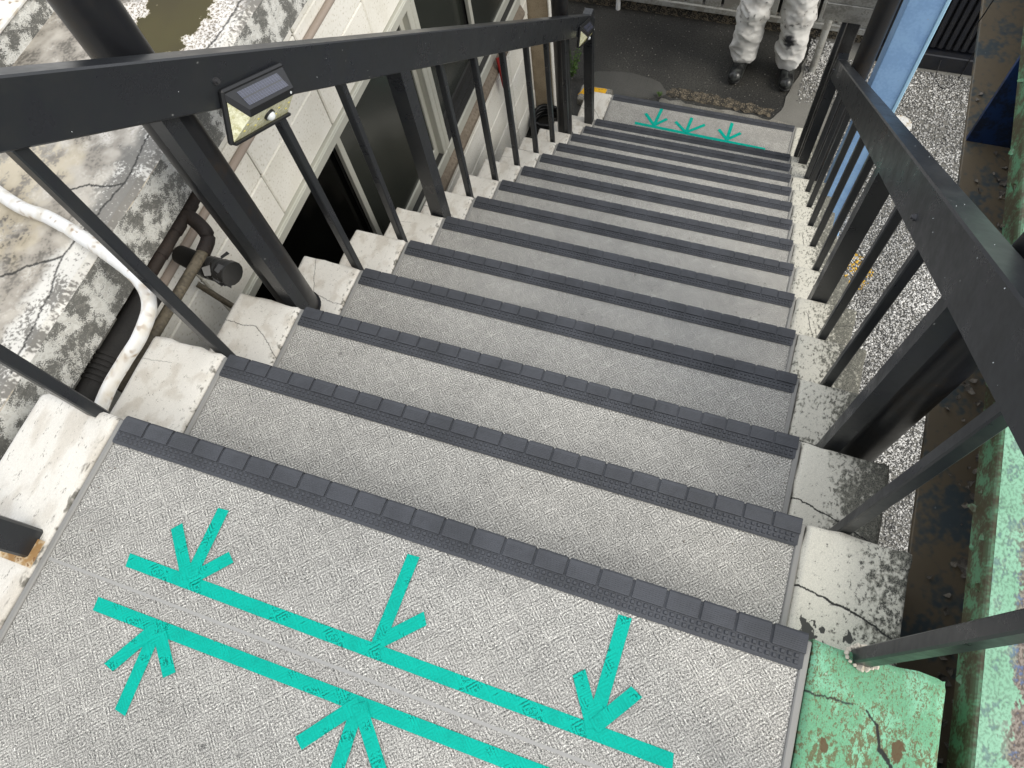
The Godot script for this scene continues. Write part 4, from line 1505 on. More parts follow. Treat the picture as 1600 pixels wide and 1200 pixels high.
func weed(p: Vector3, n: int, hgt: float, seed_: int, label: String) -> void:
	rng.seed = seed_
	var o := base("weed", p, label, "weed")
	var st := begin()
	var lf := begin()
	for k in int(n / 6.0) + 2:
		var d := Vector3(rng.randf_range(-0.5, 0.5), 1.0, rng.randf_range(-0.5, 0.5)) * hgt * rng.randf_range(0.5, 1.0)
		tube(st, [p, p + d * 0.5 + Vector3(0, hgt * 0.05, 0), p + d], 0.0012, 5, false)
		for j in 6:
			var c := p + d * rng.randf_range(0.25, 1.05)
			var a := rng.randf() * TAU
			var u := Vector3(cos(a), rng.randf_range(-0.2, 0.5), sin(a)).normalized()
			var w := u.cross(Vector3.UP).normalized()
			var ln := rng.randf_range(0.012, 0.026) * (0.6 + hgt * 2.0)
			quad(lf, c, c + u * ln * 0.5 + w * ln * 0.28, c + u * ln, c + u * ln * 0.5 - w * ln * 0.28, Vector3.UP)
	obj("stem", st, M.leaf, o)
	obj("leaves", lf, M.leaf, o).set_meta("kind", "stuff")

# ---------------------------------------------------------------- pipes in the gap under the canopy
func build_pipes() -> void:
	var s := begin()
	tube(s, smooth([Vector3(-2.0, 0.03, -0.66), Vector3(-1.6, 0.02, -0.54), Vector3(-1.145, 0, -0.373), Vector3(-0.996, -0.004, -0.348), Vector3(-0.86, -0.002, -0.313), Vector3(-0.742, -0.008, -0.274), Vector3(-0.701, -0.03, -0.234), Vector3(-0.703, -0.055, -0.173), Vector3(-0.73, -0.085, -0.122), Vector3(-0.756, -0.12, -0.043), Vector3(-0.78, -0.2, 0.12)], 8), 0.0145, 14)
	thing("white_pipe", s, M.white_pipe_old, "white lagged pipe lying over the canopy and bending down beside the left blocks", "pipe")
	var o := base("drain_pipe", Vector3(-0.93, -0.28, -0.4), "brown plastic drain pipe with a tee and elbow under the canopy edge", "pipe")
	s = begin()
	tube(s, [Vector3(-0.915, -0.225, -0.72), Vector3(-0.915, -0.23, -0.25)], 0.016, 14)
	obj("main_run", s, M.pvc_brown, o)
	for z in [-0.5, -0.56, -0.43, -0.625]:
		s = begin()
		tube(s, [Vector3(-0.915, -0.227, z), Vector3(-0.915, -0.227, z - 0.028)], 0.0185, 14)
		obj("collar", s, M.pvc_brown, o)
	s = begin()
	tube(s, smooth([Vector3(-0.915, -0.227, -0.555), Vector3(-0.88, -0.25, -0.545), Vector3(-0.855, -0.265, -0.525), Vector3(-0.85, -0.27, -0.485)], 4), 0.0175, 14)
	obj("elbow", s, M.pvc_brown, o)
	s = begin()
	tube(s, [Vector3(-0.85, -0.268, -0.487), Vector3(-0.85, -0.262, -0.1)], 0.0135, 14)
	obj("branch_run", s, M.pvc_tan, o)
	var d := base("lagged_pipe", Vector3(-0.88, -0.19, -0.1), "thick black lagged pipe in the gap between canopy and stairs", "pipe")
	s = begin()
	tube(s, [Vector3(-0.862, -0.20, -0.34), Vector3(-0.866, -0.205, 0.4)], 0.03, 16)
	obj("lagging", s, M.lagging, d)
	for k in 6:
		s = begin()
		var z := -0.155 + 0.012 * k
		tube(s, [Vector3(-0.863, -0.20, z), Vector3(-0.863, -0.20, z + 0.008)], 0.0315 + 0.001 * (k % 2), 16)
		obj("wrap", s, M.lagging, d)
	var bu := base("taped_joint", Vector3(-0.86, -0.33, -0.49), "bundle of pipe wrapped in torn black tape beside the drain pipe", "pipe joint")
	s = begin()
	tube(s, [Vector3(-0.97, -0.345, -0.50), Vector3(-0.90, -0.335, -0.485), Vector3(-0.855, -0.33, -0.478), Vector3(-0.80, -0.325, -0.472)], [0.024, 0.027, 0.029, 0.024], 16)
	obj("core", s, M.lagging, bu)
	rng.seed = 90
	for k in 5:
		s = begin()
		var x := -0.87 + 0.016 * k
		tube(s, [Vector3(x, -0.331, -0.480), Vector3(x + 0.014, -0.329, -0.477)], 0.0305 + rng.randf_range(-0.001, 0.002), 14)
		obj("tape_wrap", s, M.torn, bu)
	s = begin()
	for k in 9:
		var c := Vector3(rng.randf_range(-0.86, -0.79), -0.33 + rng.randf_range(-0.03, 0.036), -0.475 + rng.randf_range(-0.035, 0.038))
		var u := Vector3(rng.randf_range(-1, 1), rng.randf_range(-0.6, 0.9), rng.randf_range(-1, 1)).normalized() * rng.randf_range(0.014, 0.03)
		var w := u.cross(Vector3(0.3, 0.8, 0.4)).normalized() * rng.randf_range(0.008, 0.016)
		quad(s, c - w, c + w, c + u + w * 0.6, c + u * 0.8 - w, Vector3.UP)
	obj("torn_tape", s, M.torn, bu)
	s = begin()
	tube(s, [Vector3(-1.02, -0.52, -0.505), Vector3(-0.93, -0.62, -0.50), Vector3(-0.84, -0.78, -0.49)], 0.009, 10)
	thing("thin_drain_tube", s, M.pvc_tan, "thin grey tube running down the wall below the taped joint", "pipe")

# ---------------------------------------------------------------- tape
func tape_strip(s: SurfaceTool, a: Vector3, b: Vector3, w: float, lift: float) -> void:
	# torn ends: slightly zigzag short edges; a gentle ripple lets the embossing show
	var d := (b - a).normalized()
	var n := Vector3(-d.z, 0, d.x) * w * 0.5
	var up := Vector3(0, lift, 0)
	var top := []
	var cnt: int = max(2, int((b - a).length() / 0.012))
	for i in cnt + 1:
		var p := a.lerp(b, float(i) / cnt)
		var j := rng.randf_range(-0.0005, 0.0005)
		var e := d * (rng.randf_range(-0.0025, 0.0025) if i == 0 or i == cnt else 0.0)
		var yy := Vector3(0, rng.randf_range(0.0, 0.0003), 0)
		top.append([p - n * (1.0 + j * 20.0) + up + yy + e, p + up + yy * 1.5, p + n * (1.0 + j * 20.0) + up + yy - e])
	for i in cnt:
		for k in 2:
			quad(s, top[i][k], top[i][k + 1], top[i + 1][k + 1], top[i + 1][k], Vector3.UP)

func tape_line(a: Vector3, b: Vector3, w: float, label: String) -> void:
	var s := begin()
	tape_strip(s, a, b, w, 0.0006)
	thing("tape_line", s, M.tape, label, "tape")

func tape_arrow(y: float, strokes: Array, w: float, label: String, grp: String) -> void:
	var tip := Vector3(strokes[0][0].x, y, strokes[0][0].y)
	var o := base("tape_arrow", tip, label, "tape arrow", grp)
	for k in strokes.size():
		var s := begin()
		var a: Vector2 = strokes[k][0]
		var b: Vector2 = strokes[k][1]
		tape_strip(s, Vector3(a.x, y, a.y), Vector3(b.x, y, b.y), w, 0.0011 + 0.0005 * k)
		obj("tape_strip", s, M.tape, o)

func build_tape() -> void:
	set_uv_frame(Vector3.ZERO, Vector3(1.0 / 0.32, 0, 0), Vector3(0, 0, 1.0 / 0.32))
	rng.seed = 51
	var y := 0.0005
	tape_line(Vector3(-0.455, y, 0.218), Vector3(0.452, y, 0.2175), 0.0215, "long green tape line on the landing, nearer the stairs")
	tape_line(Vector3(-0.47, y, 0.296), Vector3(0.5, y, 0.2895), 0.0215, "long green tape line on the landing, nearer the camera")
	var g1 := "green tape arrows on the top landing"
	tape_arrow(y, [[Vector2(-0.338, 0.215), Vector2(-0.338, 0.093)], [Vector2(-0.342, 0.213), Vector2(-0.402, 0.143)], [Vector2(-0.338, 0.215), Vector2(-0.287, 0.160)]], 0.0205, "green tape arrow on the landing at the left end of the farther line", g1)
	tape_arrow(y, [[Vector2(-0.004, 0.208), Vector2(-0.001, 0.066)], [Vector2(-0.008, 0.208), Vector2(0.052, 0.149)]], 0.0205, "green tape arrow with only one barb, in the middle of the farther line", g1)
	tape_arrow(y, [[Vector2(0.336, 0.212), Vector2(0.339, 0.052)], [Vector2(0.336, 0.212), Vector2(0.296, 0.148)], [Vector2(0.336, 0.212), Vector2(0.382, 0.147)]], 0.0205, "green tape arrow on the landing at the right end of the farther line", g1)
	tape_arrow(y, [[Vector2(-0.351, 0.293), Vector2(-0.344, 0.423)], [Vector2(-0.351, 0.293), Vector2(-0.396, 0.373)], [Vector2(-0.351, 0.293), Vector2(-0.296, 0.351)]], 0.0205, "green tape arrow at the left end of the line nearer the camera", g1)
	tape_arrow(y, [[Vector2(0.002, 0.292), Vector2(0.008, 0.42)], [Vector2(0.002, 0.292), Vector2(-0.062, 0.370)], [Vector2(0.002, 0.292), Vector2(0.071, 0.368)]], 0.0205, "green tape arrow cut by the bottom edge, on the line nearer the camera", g1)
	var yb: float = NOSE_Y[14] + 0.0005
	tape_line(Vector3(-0.395, yb, -3.297), Vector3(0.452, yb, -3.277), 0.0215, "green tape line on the lowest tread, down by the person")
	var g2 := "green tape arrows on the lowest tread"
	tape_arrow(yb, [[Vector2(-0.269, -3.305), Vector2(-0.254, -3.455)], [Vector2(-0.269, -3.305), Vector2(-0.348, -3.392)], [Vector2(-0.269, -3.305), Vector2(-0.2, -3.377)]], 0.0205, "left green tape arrow on the lowest tread", g2)
	tape_arrow(yb, [[Vector2(-0.056, -3.295), Vector2(-0.047, -3.425)], [Vector2(-0.056, -3.295), Vector2(-0.142, -3.368)], [Vector2(-0.056, -3.295), Vector2(0.047, -3.385)]], 0.0205, "middle green tape arrow on the lowest tread", g2)
	tape_arrow(yb, [[Vector2(0.207, -3.298), Vector2(0.212, -3.441)], [Vector2(0.207, -3.298), Vector2(0.14, -3.369)], [Vector2(0.207, -3.298), Vector2(0.281, -3.370)]], 0.0205, "right green tape arrow on the lowest tread", g2)
	set_uv_frame(Vector3.ZERO, Vector3(1, 0, 0), Vector3(0, 0, 1))
	# grit and crumbs caught on the treads, mostly towards the ends and the risers
	var s := begin()
	rng.seed = 52
	for k in 260:
		var i := rng.randi_range(0, 13)
		var zf: float = NOSE_Z[i] + 0.05
		var zb: float = NOSE_Z[i - 1] - 0.01 if i > 0 else 0.5
		var x := rng.randf_range(-0.58, 0.58)
		if rng.randf() < 0.6: x = signf(x) * (0.585 - absf(rng.randfn(0.0, 0.07)))
		var p := Vector3(x, NOSE_Y[i] + 0.001, rng.randf_range(zf, zb))
		box(s, Transform3D(Basis.from_euler(Vector3(rng.randf() * 3, rng.randf() * 6, rng.randf() * 3)), p), Vector3(rng.randf_range(0.0012, 0.004), 0.0014, rng.randf_range(0.001, 0.0026)))
	var gr := obj("grit", s, M.flake, self)
	tag(gr, "grit and small crumbs scattered over the grey vinyl treads", "grit", "", "stuff")

# ---------------------------------------------------------------- solar lamps
func solar_texture() -> StandardMaterial3D:
	var im := Image.create(128, 64, false, Image.FORMAT_RGB8)
	im.fill(Color(0.10, 0.115, 0.2))
	for k in 16: im.fill_rect(Rect2i(k * 8, 0, 1, 64), Color(0.3, 0.32, 0.4))
	im.fill_rect(Rect2i(0, 29, 128, 5), Color(0.03, 0.03, 0.04))
	im.fill_rect(Rect2i(0, 14, 128, 1), Color(0.26, 0.28, 0.36))
	im.fill_rect(Rect2i(0, 48, 128, 1), Color(0.26, 0.28, 0.36))
	var m := textured(ImageTexture.create_from_image(im), 0.22)
	m.clearcoat_enabled = true
	m.clearcoat = 1.0
	m.clearcoat_roughness = 0.1
	return m

func solar_lamp(centre: Vector3, wid: float, hgt: float, tilt: float, label: String) -> void:
	# wall lamp on the inner face of the rail: local x along the rail, y up, z out of the face
	var o := base("solar_lamp", centre, label, "solar lamp", "solar lamps on the left handrail")
	o.transform.basis = Basis(Vector3.UP, PI / 2) * Basis(Vector3.BACK, tilt)
	var w := wid * 0.5
	var h := hgt * 0.5
	var dep := 0.046
	var fy := 0.004
	var s := begin()
	box(s, at(Vector3(0, 0, 0.006)), Vector3(wid, hgt, 0.012), 0.004)
	put("back_plate", finish(s), M.plastic, o)
	# housing: sloping top carrying the panel, thin front brow
	s = begin()
	var wi := w * 0.95
	var wf := w * 0.74
	var a := [Vector3(-wi, h * 0.86, 0.012), Vector3(wi, h * 0.86, 0.012), Vector3(wf, fy + 0.012, dep), Vector3(-wf, fy + 0.012, dep)]
	var e := [Vector3(-wi, h * 0.6, 0.012), Vector3(wi, h * 0.6, 0.012), Vector3(wf, fy - 0.002, dep), Vector3(-wf, fy - 0.002, dep)]
	quad(s, a[0], a[1], a[2], a[3], Vector3(0, 1, 1))
	quad(s, e[0], e[1], e[2], e[3], Vector3(0, -1, -1))
	quad(s, a[3], a[2], e[2], e[3], Vector3(0, 0, 1))
	quad(s, a[0], a[3], e[3], e[0], Vector3(-1, 0, 0))
	quad(s, a[1], a[2], e[2], e[1], Vector3(1, 0, 0))
	put("housing", finish(s), M.plastic, o)
	s = begin()
	var nrm := (Vector3(0, fy + 0.012, dep) - Vector3(0, h * 0.86, 0.012)).normalized()
	var up := Vector3(0, -nrm.z, nrm.y) * -1.0
	var p0 := Vector3(0, h * 0.86, 0.012) + nrm * 0.006 + up * 0.0006
	var p1 := Vector3(0, fy + 0.012, dep) - nrm * 0.007 + up * 0.0006
	var ww := wi * 0.70
	set_uv_frame(p0 + Vector3(-ww, 0, 0), Vector3(1.0 / (2 * ww), 0, 0), nrm / (p1 - p0).length())
	quad(s, p0 + Vector3(-ww, 0, 0), p0 + Vector3(ww, 0, 0), p1 + Vector3(ww, 0, 0), p1 + Vector3(-ww, 0, 0), up)
	put("solar_panel", finish(s), M.solar, o)
	set_uv_frame(Vector3.ZERO, Vector3(1, 0, 0), Vector3(0, 0, 1))
	# reflector: front face leaning back to the plate, and the two side triangles
	s = begin()
	var f0 := Vector3(-wf * 0.99, fy - 0.003, dep - 0.002)
	var f1 := Vector3(wf * 0.99, fy - 0.003, dep - 0.002)
	var g0 := Vector3(-wi * 0.98, -h * 0.88, 0.0125)
	var g1 := Vector3(wi * 0.98, -h * 0.88, 0.0125)
	var t0 := Vector3(-wi * 0.98, h * 0.56, 0.0125)
	var t1 := Vector3(wi * 0.98, h * 0.56, 0.0125)
	quad(s, f0, f1, g1, g0, Vector3(0, -1, 1))
	tri(s, f0, g0, t0, Vector3(-1, 0, 0))
	tri(s, f1, g1, t1, Vector3(1, 0, 0))
	put("reflector", finish(s), M.led_panel, o)
	s = begin()
	box(s, at(Vector3(0, -h * 0.94, 0.014)), Vector3(wid * 0.95, 0.006, 0.01), 0.001)
	put("lower_lip", finish(s), M.plastic, o)
	s = begin()
	var fn := Vector3(0, -(dep - 0.0145), fy + h * 0.88).normalized()
	var fc := (f0 + f1 + g0 + g1) * 0.25 + Vector3(0, 0.006, 0.003)
	tube(s, [fc, fc + fn * 0.006], 0.0125, 18)
	put("sensor_ring", finish(s), M.plastic, o)
	s = begin()
	tube(s, [fc + fn * 0.005, fc + fn * 0.010, fc + fn * 0.0135, fc + fn * 0.015], [0.010, 0.009, 0.006, 0.002], 16)
	put("sensor", finish(s), M.lens, o)
	s = begin()
	tube(s, [Vector3(wf * 0.86, fy + 0.005, dep - 0.001), Vector3(wf * 0.86, fy + 0.005, dep + 0.0012)], 0.0026, 10)
	put("button", finish(s), M.lens, o)
	s = begin()
	for k in 5:
		for r in 2:
			var x := -wi * 0.75 + wi * 1.5 * k / 4.0
			var q := Vector3(x, lerpf(f0.y, g0.y, 0.35 + 0.3 * r), lerpf(f0.z, g0.z, 0.35 + 0.3 * r))
			box(s, Transform3D(Basis(Vector3.RIGHT, 0.8), q), Vector3(0.004, 0.003, 0.002))
	put("leds", finish(s), M.led, o)

func finish(s: SurfaceTool) -> ArrayMesh:
	s.generate_normals()
	return s.commit()

func build_lights() -> void:
	M.solar = solar_texture()
	solar_lamp(Vector3(-0.605, 0.116, -0.645), 0.198, 0.104, -0.49, "black solar lamp with sensor on the left handrail, close to the camera")
	solar_lamp(Vector3(-0.605, -1.575, -2.84), 0.19, 0.104, -0.49, "small black solar lamp at the lower end of the left handrail")

# ---------------------------------------------------------------- the person
func smin(a: float, b: float, k: float) -> float:
	var h := clampf(0.5 + 0.5 * (b - a) / k, 0.0, 1.0)
	return lerpf(b, a, h) - k * h * (1.0 - h)

func cap_d(p: Vector3, b: Array) -> float:
	var pa: Vector3 = p - b[0]
	var ba: Vector3 = b[1] - b[0]
	var h := clampf(pa.dot(ba) / ba.length_squared(), 0.0, 1.0)
	return (pa - ba * h).length() - lerpf(b[2], b[3], h)

func field(p: Vector3, bones: Array, k: float) -> float:
	var d := 10.0
	for b in bones: d = smin(d, cap_d(p, b), k)
	return d

# surface nets over a box, added to the SurfaceTool
func nets(s: SurfaceTool, fn: Callable, lo: Vector3, hi: Vector3, cell: float, colour: Callable) -> void:
	var nx := int((hi.x - lo.x) / cell) + 2
	var ny := int((hi.y - lo.y) / cell) + 2
	var nz := int((hi.z - lo.z) / cell) + 2
	var v := PackedFloat32Array()
	v.resize(nx * ny * nz)
	for z in nz:
		for y in ny:
			for x in nx:
				v[(z * ny + y) * nx + x] = fn.call(lo + Vector3(x, y, z) * cell)
	var ids := {}
	var pts := []
	for z in nz - 1:
		for y in ny - 1:
			for x in nx - 1:
				var c := Vector3.ZERO
				var n := 0
				var b := (z * ny + y) * nx + x
				var first := v[b] < 0.0
				var mixed := false
				for q in 8:
					if (v[b + (q & 1) + ((q >> 1) & 1) * nx + (q >> 2) * nx * ny] < 0.0) != first:
						mixed = true
						break
				if not mixed: continue
				for e in [[0, 1], [2, 3], [4, 5], [6, 7], [0, 2], [1, 3], [4, 6], [5, 7], [0, 4], [1, 5], [2, 6], [3, 7]]:
					var i: int = e[0]
					var j: int = e[1]
					var a := v[b + (i & 1) + ((i >> 1) & 1) * nx + (i >> 2) * nx * ny]
					var d := v[b + (j & 1) + ((j >> 1) & 1) * nx + (j >> 2) * nx * ny]
					if (a < 0.0) == (d < 0.0): continue
					var t := a / (a - d)
					c += Vector3(i & 1, (i >> 1) & 1, i >> 2).lerp(Vector3(j & 1, (j >> 1) & 1, j >> 2), t)
					n += 1
				ids[b] = pts.size()
				pts.append(lo + (Vector3(x, y, z) + c / n) * cell)
	s.set_smooth_group(0)
	var st := [1, nx, nx * ny]
	for z in range(1, nz - 1):
		for y in range(1, ny - 1):
			for x in range(1, nx - 1):
				var b := (z * ny + y) * nx + x
				for ax in 3:
					var a := v[b] < 0.0
					var d := v[b + st[ax]] < 0.0
					if a == d: continue
					var u: int = st[(ax + 1) % 3]
					var w: int = st[(ax + 2) % 3]
					if not (ids.has(b) and ids.has(b - u) and ids.has(b - u - w) and ids.has(b - w)): continue
					var q := [pts[ids[b]], pts[ids[b - u]], pts[ids[b - u - w]], pts[ids[b - w]]]
					var n := Vector3.ZERO
					n[ax] = 1.0 if a else -1.0
					cquad(s, q, n, colour)

func cquad(s: SurfaceTool, q: Array, n: Vector3, colour: Callable) -> void:
	for t in [[0, 1, 2], [0, 2, 3]]:
		var a: Vector3 = q[t[0]]
		var b: Vector3 = q[t[1]]
		var c: Vector3 = q[t[2]]
		if (a - c).cross(a - b).dot(n) < 0.0:
			var tmp := b
			b = c
			c = tmp
		for p in [a, b, c]:
			s.set_color(colour.call(p))
			s.add_vertex(p)

func build_person() -> void:
	var o := base("person", Vector3(0.32, GROUND, -3.98), "person in stained white work trousers and dirty black shoes below the stairs", "person")
	var g := GROUND
	var hipc := Vector3(0.315, g + 0.86, -4.0)
	var lk := Vector3(0.150, g + 0.43, -3.955)
	var rk := Vector3(0.437, g + 0.43, -3.965)
	var la := Vector3(0.160, g + 0.07, -3.985)
	var ra := Vector3(0.452, g + 0.07, -3.99)
	var sh := g + 1.36
	var bones := [
		[hipc + Vector3(-0.08, 0, 0), hipc + Vector3(0.08, 0, 0), 0.12, 0.12],
		[hipc, Vector3(0.315, g + 1.15, -4.01), 0.13, 0.135],
		[Vector3(0.315, g + 1.15, -4.01), Vector3(0.315, sh - 0.03, -4.01), 0.135, 0.12],
		[Vector3(0.16, sh, -4.01), Vector3(0.47, sh, -4.01), 0.06, 0.06],
		[Vector3(0.315, sh, -4.01), Vector3(0.315, sh + 0.13, -3.995), 0.058, 0.054],
		[Vector3(0.24, g + 0.84, -4.0), lk, 0.085, 0.06], [lk, la, 0.057, 0.04],
		[Vector3(0.39, g + 0.84, -4.0), rk, 0.085, 0.06], [rk, ra, 0.057, 0.04],
		[Vector3(0.14, sh, -4.01), Vector3(0.085, sh - 0.28, -4.02), 0.05, 0.04], [Vector3(0.085, sh - 0.28, -4.02), Vector3(0.07, sh - 0.52, -3.97), 0.038, 0.027],
		[Vector3(0.49, sh, -4.01), Vector3(0.545, sh - 0.28, -4.02), 0.05, 0.04], [Vector3(0.545, sh - 0.28, -4.02), Vector3(0.56, sh - 0.52, -3.97), 0.038, 0.027]]
	var skin := func(_p: Vector3) -> Color: return Color(0.42, 0.25, 0.17)
	var body := begin()
	nets(body, func(p: Vector3) -> float: return field(p, bones, 0.04), Vector3(-0.02, g + 0.02, -4.2), Vector3(0.66, sh + 0.16, -3.82), 0.017, skin)
	# head
	var hc := Vector3(0.315, sh + 0.225, -3.98)
	var head := [[hc + Vector3(0, 0.03, -0.012), hc + Vector3(0, 0.02, 0.012), 0.088, 0.08], [hc + Vector3(0, -0.02, 0.015), hc + Vector3(0, -0.075, 0.042), 0.062, 0.04],
		[hc + Vector3(0, 0.005, 0.088), hc + Vector3(0, -0.022, 0.1), 0.009, 0.014], [hc + Vector3(0, -0.05, -0.02), hc + Vector3(0, -0.13, -0.015), 0.054, 0.056],
		[hc + Vector3(-0.083, -0.01, -0.005), hc + Vector3(-0.086, 0.02, -0.012), 0.01, 0.015], [hc + Vector3(0.083, -0.01, -0.005), hc + Vector3(0.086, 0.02, -0.012), 0.01, 0.015],
		[hc + Vector3(-0.02, -0.052, 0.077), hc + Vector3(0.02, -0.052, 0.077), 0.008, 0.008]]
	nets(body, func(p: Vector3) -> float: return field(p, head, 0.014), hc - Vector3(0.12, 0.14, 0.13), hc + Vector3(0.12, 0.14, 0.14), 0.009, skin)
	# hands
	for sd in [-1.0, 1.0]:
		var w := Vector3(0.315 + sd * 0.245, sh - 0.52, -3.97)
		var hb := [[w, w + Vector3(0, -0.075, 0.01), 0.026, 0.032]]
		for k in 4:
			var f0 := w + Vector3(0, -0.085, -0.024 + 0.019 * k)
			var ln: float = [0.055, 0.07, 0.075, 0.066][k]
			var f1 := f0 + Vector3(-sd * 0.006, -ln * 0.55, 0.003)
			hb.append([f0, f1, 0.0095, 0.009])
			hb.append([f1, f1 + Vector3(-sd * 0.02, -ln * 0.5, 0.003), 0.009, 0.0075])
		var th := w + Vector3(-sd * 0.008, -0.03, 0.028)
		hb.append([th, th + Vector3(-sd * 0.012, -0.04, 0.026), 0.012, 0.0105])
		hb.append([th + Vector3(-sd * 0.012, -0.04, 0.026), th + Vector3(-sd * 0.018, -0.068, 0.022), 0.0105, 0.0085])
		nets(body, func(p: Vector3) -> float: return field(p, hb, 0.006), w + Vector3(-0.07, -0.19, -0.06), w + Vector3(0.07, 0.03, 0.09), 0.0065, skin)
	obj("body", body, M.cloth, o)
	# eyes and hair
	for sd in [-1.0, 1.0]:
		var e := begin()
		tube(e, [hc + Vector3(sd * 0.032, 0.012, 0.075), hc + Vector3(sd * 0.032, 0.012, 0.083), hc + Vector3(sd * 0.032, 0.012, 0.086)], [0.011, 0.008, 0.003], 12)
		obj("eye", e, M.plastic, o)
	var hairb := [[hc + Vector3(0, 0.045, -0.02), hc + Vector3(0, 0.04, 0.01), 0.096, 0.088], [hc + Vector3(0, -0.01, -0.05), hc + Vector3(0, 0.04, -0.03), 0.07, 0.09]]
	var hair := begin()
	nets(hair, func(p: Vector3) -> float: return max(field(p, hairb, 0.02), (hc.y + 0.035 - p.y) * 0.6 + (p.z - hc.z) * 0.55 - 0.008), hc - Vector3(0.13, 0.12, 0.14), hc + Vector3(0.13, 0.16, 0.12), 0.01, func(_p: Vector3) -> Color: return Color(0.02, 0.017, 0.014))
	obj("hair", hair, M.cloth, o)
	# jacket
	var jb := [
		[Vector3(0.255, g + 0.80, -4.0), Vector3(0.375, g + 0.80, -4.0), 0.15, 0.15], [Vector3(0.315, g + 0.82, -4.0), Vector3(0.315, g + 1.15, -4.01), 0.155, 0.165],
		[Vector3(0.315, g + 1.15, -4.01), Vector3(0.315, sh - 0.02, -4.01), 0.165, 0.13], [Vector3(0.15, sh, -4.01), Vector3(0.48, sh, -4.01), 0.072, 0.072],
		[Vector3(0.135, sh, -4.01), Vector3(0.082, sh - 0.28, -4.02), 0.066, 0.06], [Vector3(0.082, sh - 0.28, -4.02), Vector3(0.07, sh - 0.50, -3.972), 0.06, 0.045],
		[Vector3(0.495, sh, -4.01), Vector3(0.548, sh - 0.28, -4.02), 0.066, 0.06], [Vector3(0.548, sh - 0.28, -4.02), Vector3(0.56, sh - 0.50, -3.972), 0.06, 0.045]]
	var wn := FastNoiseLite.new()
	wn.seed = 9
	wn.frequency = 6.0
	wn.fractal_octaves = 3
	var jk := begin()
	nets(jk, func(p: Vector3) -> float: return max(max(field(p, jb, 0.04) + wn.get_noise_3dv(p * Vector3(1, 2.2, 1)) * 0.012, g + 0.74 - p.y), p.y - (sh + 0.07)), Vector3(-0.03, g + 0.7, -4.23), Vector3(0.67, sh + 0.12, -3.79), 0.017, func(p: Vector3) -> Color: return cloth_colour(p, wn))
	obj("jacket", jk, M.cloth, o)
	var ridge := FastNoiseLite.new()
	ridge.seed = 17
	ridge.frequency = 7.0
	ridge.fractal_type = FastNoiseLite.FRACTAL_RIDGED
	ridge.fractal_octaves = 2
	# trousers: wide legs, folds gathering above the shoes
	var tb := [
		[Vector3(0.245, g + 0.84, -4.0), Vector3(0.385, g + 0.84, -4.0), 0.145, 0.145],
		[Vector3(0.235, g + 0.82, -4.0), lk + Vector3(0.012, 0.06, 0), 0.118, 0.088], [lk + Vector3(0.012, 0.06, 0), Vector3(0.158, g + 0.14, -3.985), 0.088, 0.080],
		[Vector3(0.395, g + 0.82, -4.0), rk + Vector3(-0.008, 0.06, 0), 0.118, 0.088], [rk + Vector3(-0.008, 0.06, 0), Vector3(0.449, g + 0.14, -3.99), 0.088, 0.082]]
	var tr := begin()
	nets(tr, func(p: Vector3) -> float:
		var d := field(p, tb, 0.035)
		if d > 0.06: return d
		var hgt := p.y - g
		# gathered folds near the hem, diagonal pulls at the knee
		var sidex: float = 0.16 if p.x < 0.305 else 0.452
		var ang := atan2(p.z + 3.985, p.x - sidex)
		var low := exp(-pow((hgt - 0.17) / 0.12, 2.0))
		d -= low * 0.020 * (0.75 - absf(sin(hgt * 19.0 + ang * 0.8 + sin(ang * 2.0 + sidex * 9.0) * 0.9)))
		d -= exp(-pow((hgt - 0.42) / 0.13, 2.0)) * 0.016 * (0.6 - absf(sin(hgt * 15.0 - ang * 1.1 + sidex * 20.0)))
		d -= 0.008 * (0.6 - absf(sin(ang * 1.5 + hgt * 5.0 + sidex * 30.0)))
		d += wn.get_noise_3dv(p * Vector3(1.0, 1.6, 1.0)) * 0.005
		d -= maxf(0.0, ridge.get_noise_3dv(Vector3(p.x, p.y * 1.5 + p.x * 0.6, p.z * 0.6))) * 0.011
		var hem := g + 0.085 + 0.012 * sin(ang * 2.0 + 1.0) - 0.0
		return max(d, hem - p.y), Vector3(-0.03, g + 0.06, -4.2), Vector3(0.67, g + 0.9, -3.8), 0.0085, func(p: Vector3) -> Color: return cloth_colour(p, wn))
	obj("trousers", tr, M.cloth, o)
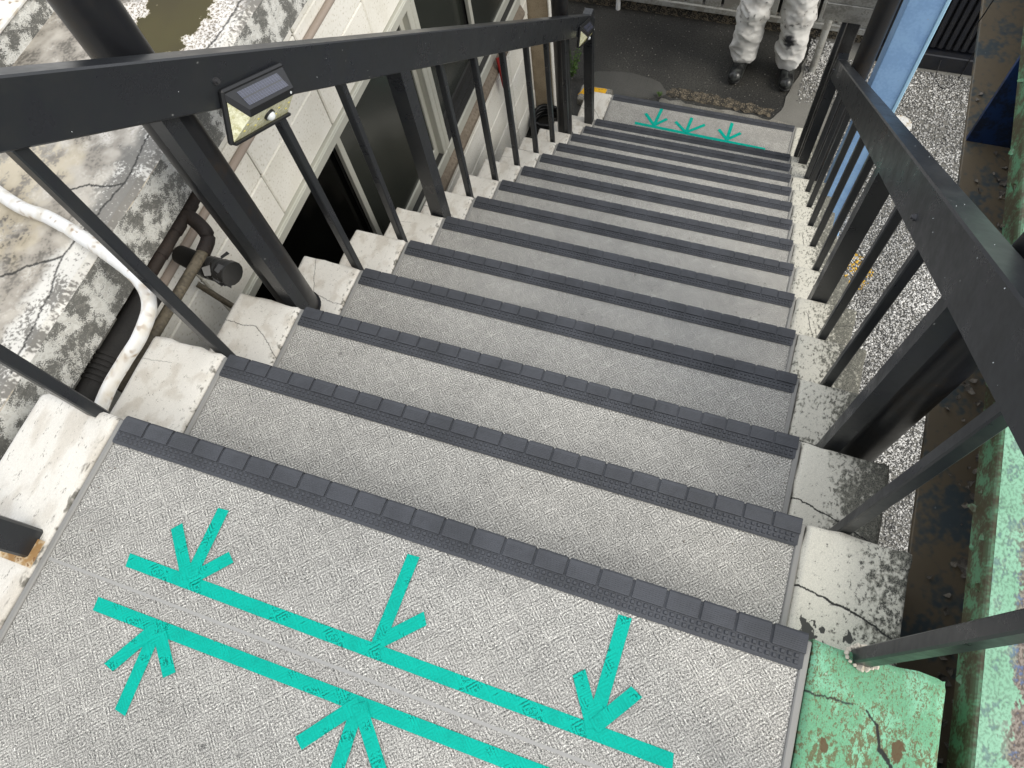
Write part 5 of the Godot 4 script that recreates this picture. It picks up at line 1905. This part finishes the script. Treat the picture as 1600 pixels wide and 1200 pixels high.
	# shoes
	for sd in [0, 1]:
		var an: Vector3 = la if sd == 0 else ra
		var toe := an + (Vector3(-0.018, -0.032, 0.135) if sd == 0 else Vector3(0.022, -0.032, 0.13))
		toe.y = g + 0.042
		var sb := [[Vector3(an.x, g + 0.045, an.z - 0.05), toe, 0.045, 0.046], [Vector3(an.x, g + 0.06, an.z - 0.03), Vector3(an.x, g + 0.12, an.z - 0.015), 0.045, 0.044], [Vector3(an.x, g + 0.08, an.z), toe + Vector3(0, 0.004, -0.03), 0.042, 0.04]]
		var sh2 := begin()
		nets(sh2, func(p: Vector3) -> float: return max(max(field(p, sb, 0.02), g + 0.016 - p.y), p.y - (g + 0.13)), Vector3(an.x - 0.09, g, an.z - 0.13), Vector3(an.x + 0.09, g + 0.15, an.z + 0.22), 0.008, func(_p: Vector3) -> Color: return Color.WHITE)
		var sm := obj("shoe", sh2, M.shoe, o)
		var so := begin()
		nets(so, func(p: Vector3) -> float: return max(max(field(p, sb, 0.02) - 0.004, g + 0.0005 - p.y), p.y - (g + 0.022)), Vector3(an.x - 0.09, g - 0.012, an.z - 0.13), Vector3(an.x + 0.09, g + 0.05, an.z + 0.22), 0.008, func(_p: Vector3) -> Color: return Color.WHITE)
		obj("sole", so, M.hose, sm)
		var lc := begin()
		for k in 4:
			var z := an.z + 0.025 + 0.02 * k
			var yy := g + 0.112 - 0.008 * k
			var xx := lerpf(an.x, toe.x, (0.025 + 0.02 * k) / 0.13)
			tube(lc, [Vector3(xx - 0.022, yy - 0.006, z), Vector3(xx, yy + 0.001, z + 0.004), Vector3(xx + 0.022, yy - 0.006, z)], 0.003, 6)
		obj("laces", lc, M.grey_post, sm)

func cloth_colour(p: Vector3, n: FastNoiseLite) -> Color:
	var c := Color(0.56, 0.55, 0.525)
	var hgt := p.y - GROUND
	var a := n.get_noise_3dv(p * 1.7 + Vector3(3, 1, 7))
	var b := n.get_noise_3dv(p * 5.0 + Vector3(9, 4, 2))
	# grease and mud where the front of the thighs and shins are wiped
	var front := clampf((p.z + 3.97) * 14.0, 0.0, 1.0)
	var amt := ss(0.1, 0.5, a + b * 0.3) * front * ss(0.18, 0.36, hgt)
	c = c.lerp(Color(0.24, 0.215, 0.17), amt * 0.35)
	c = c.lerp(Color(0.03, 0.03, 0.03), ss(0.37, 0.44, b * 0.8 + a * 0.35) * ss(0.25, 0.5, hgt) * 0.9)
	var d := Vector2(p.x - 0.42, (p.y - (GROUND + 0.34)) * 0.6).length()
	c = c.lerp(Color(0.025, 0.025, 0.028), ss(0.045, 0.02, d + b * 0.02) * front)
	return c
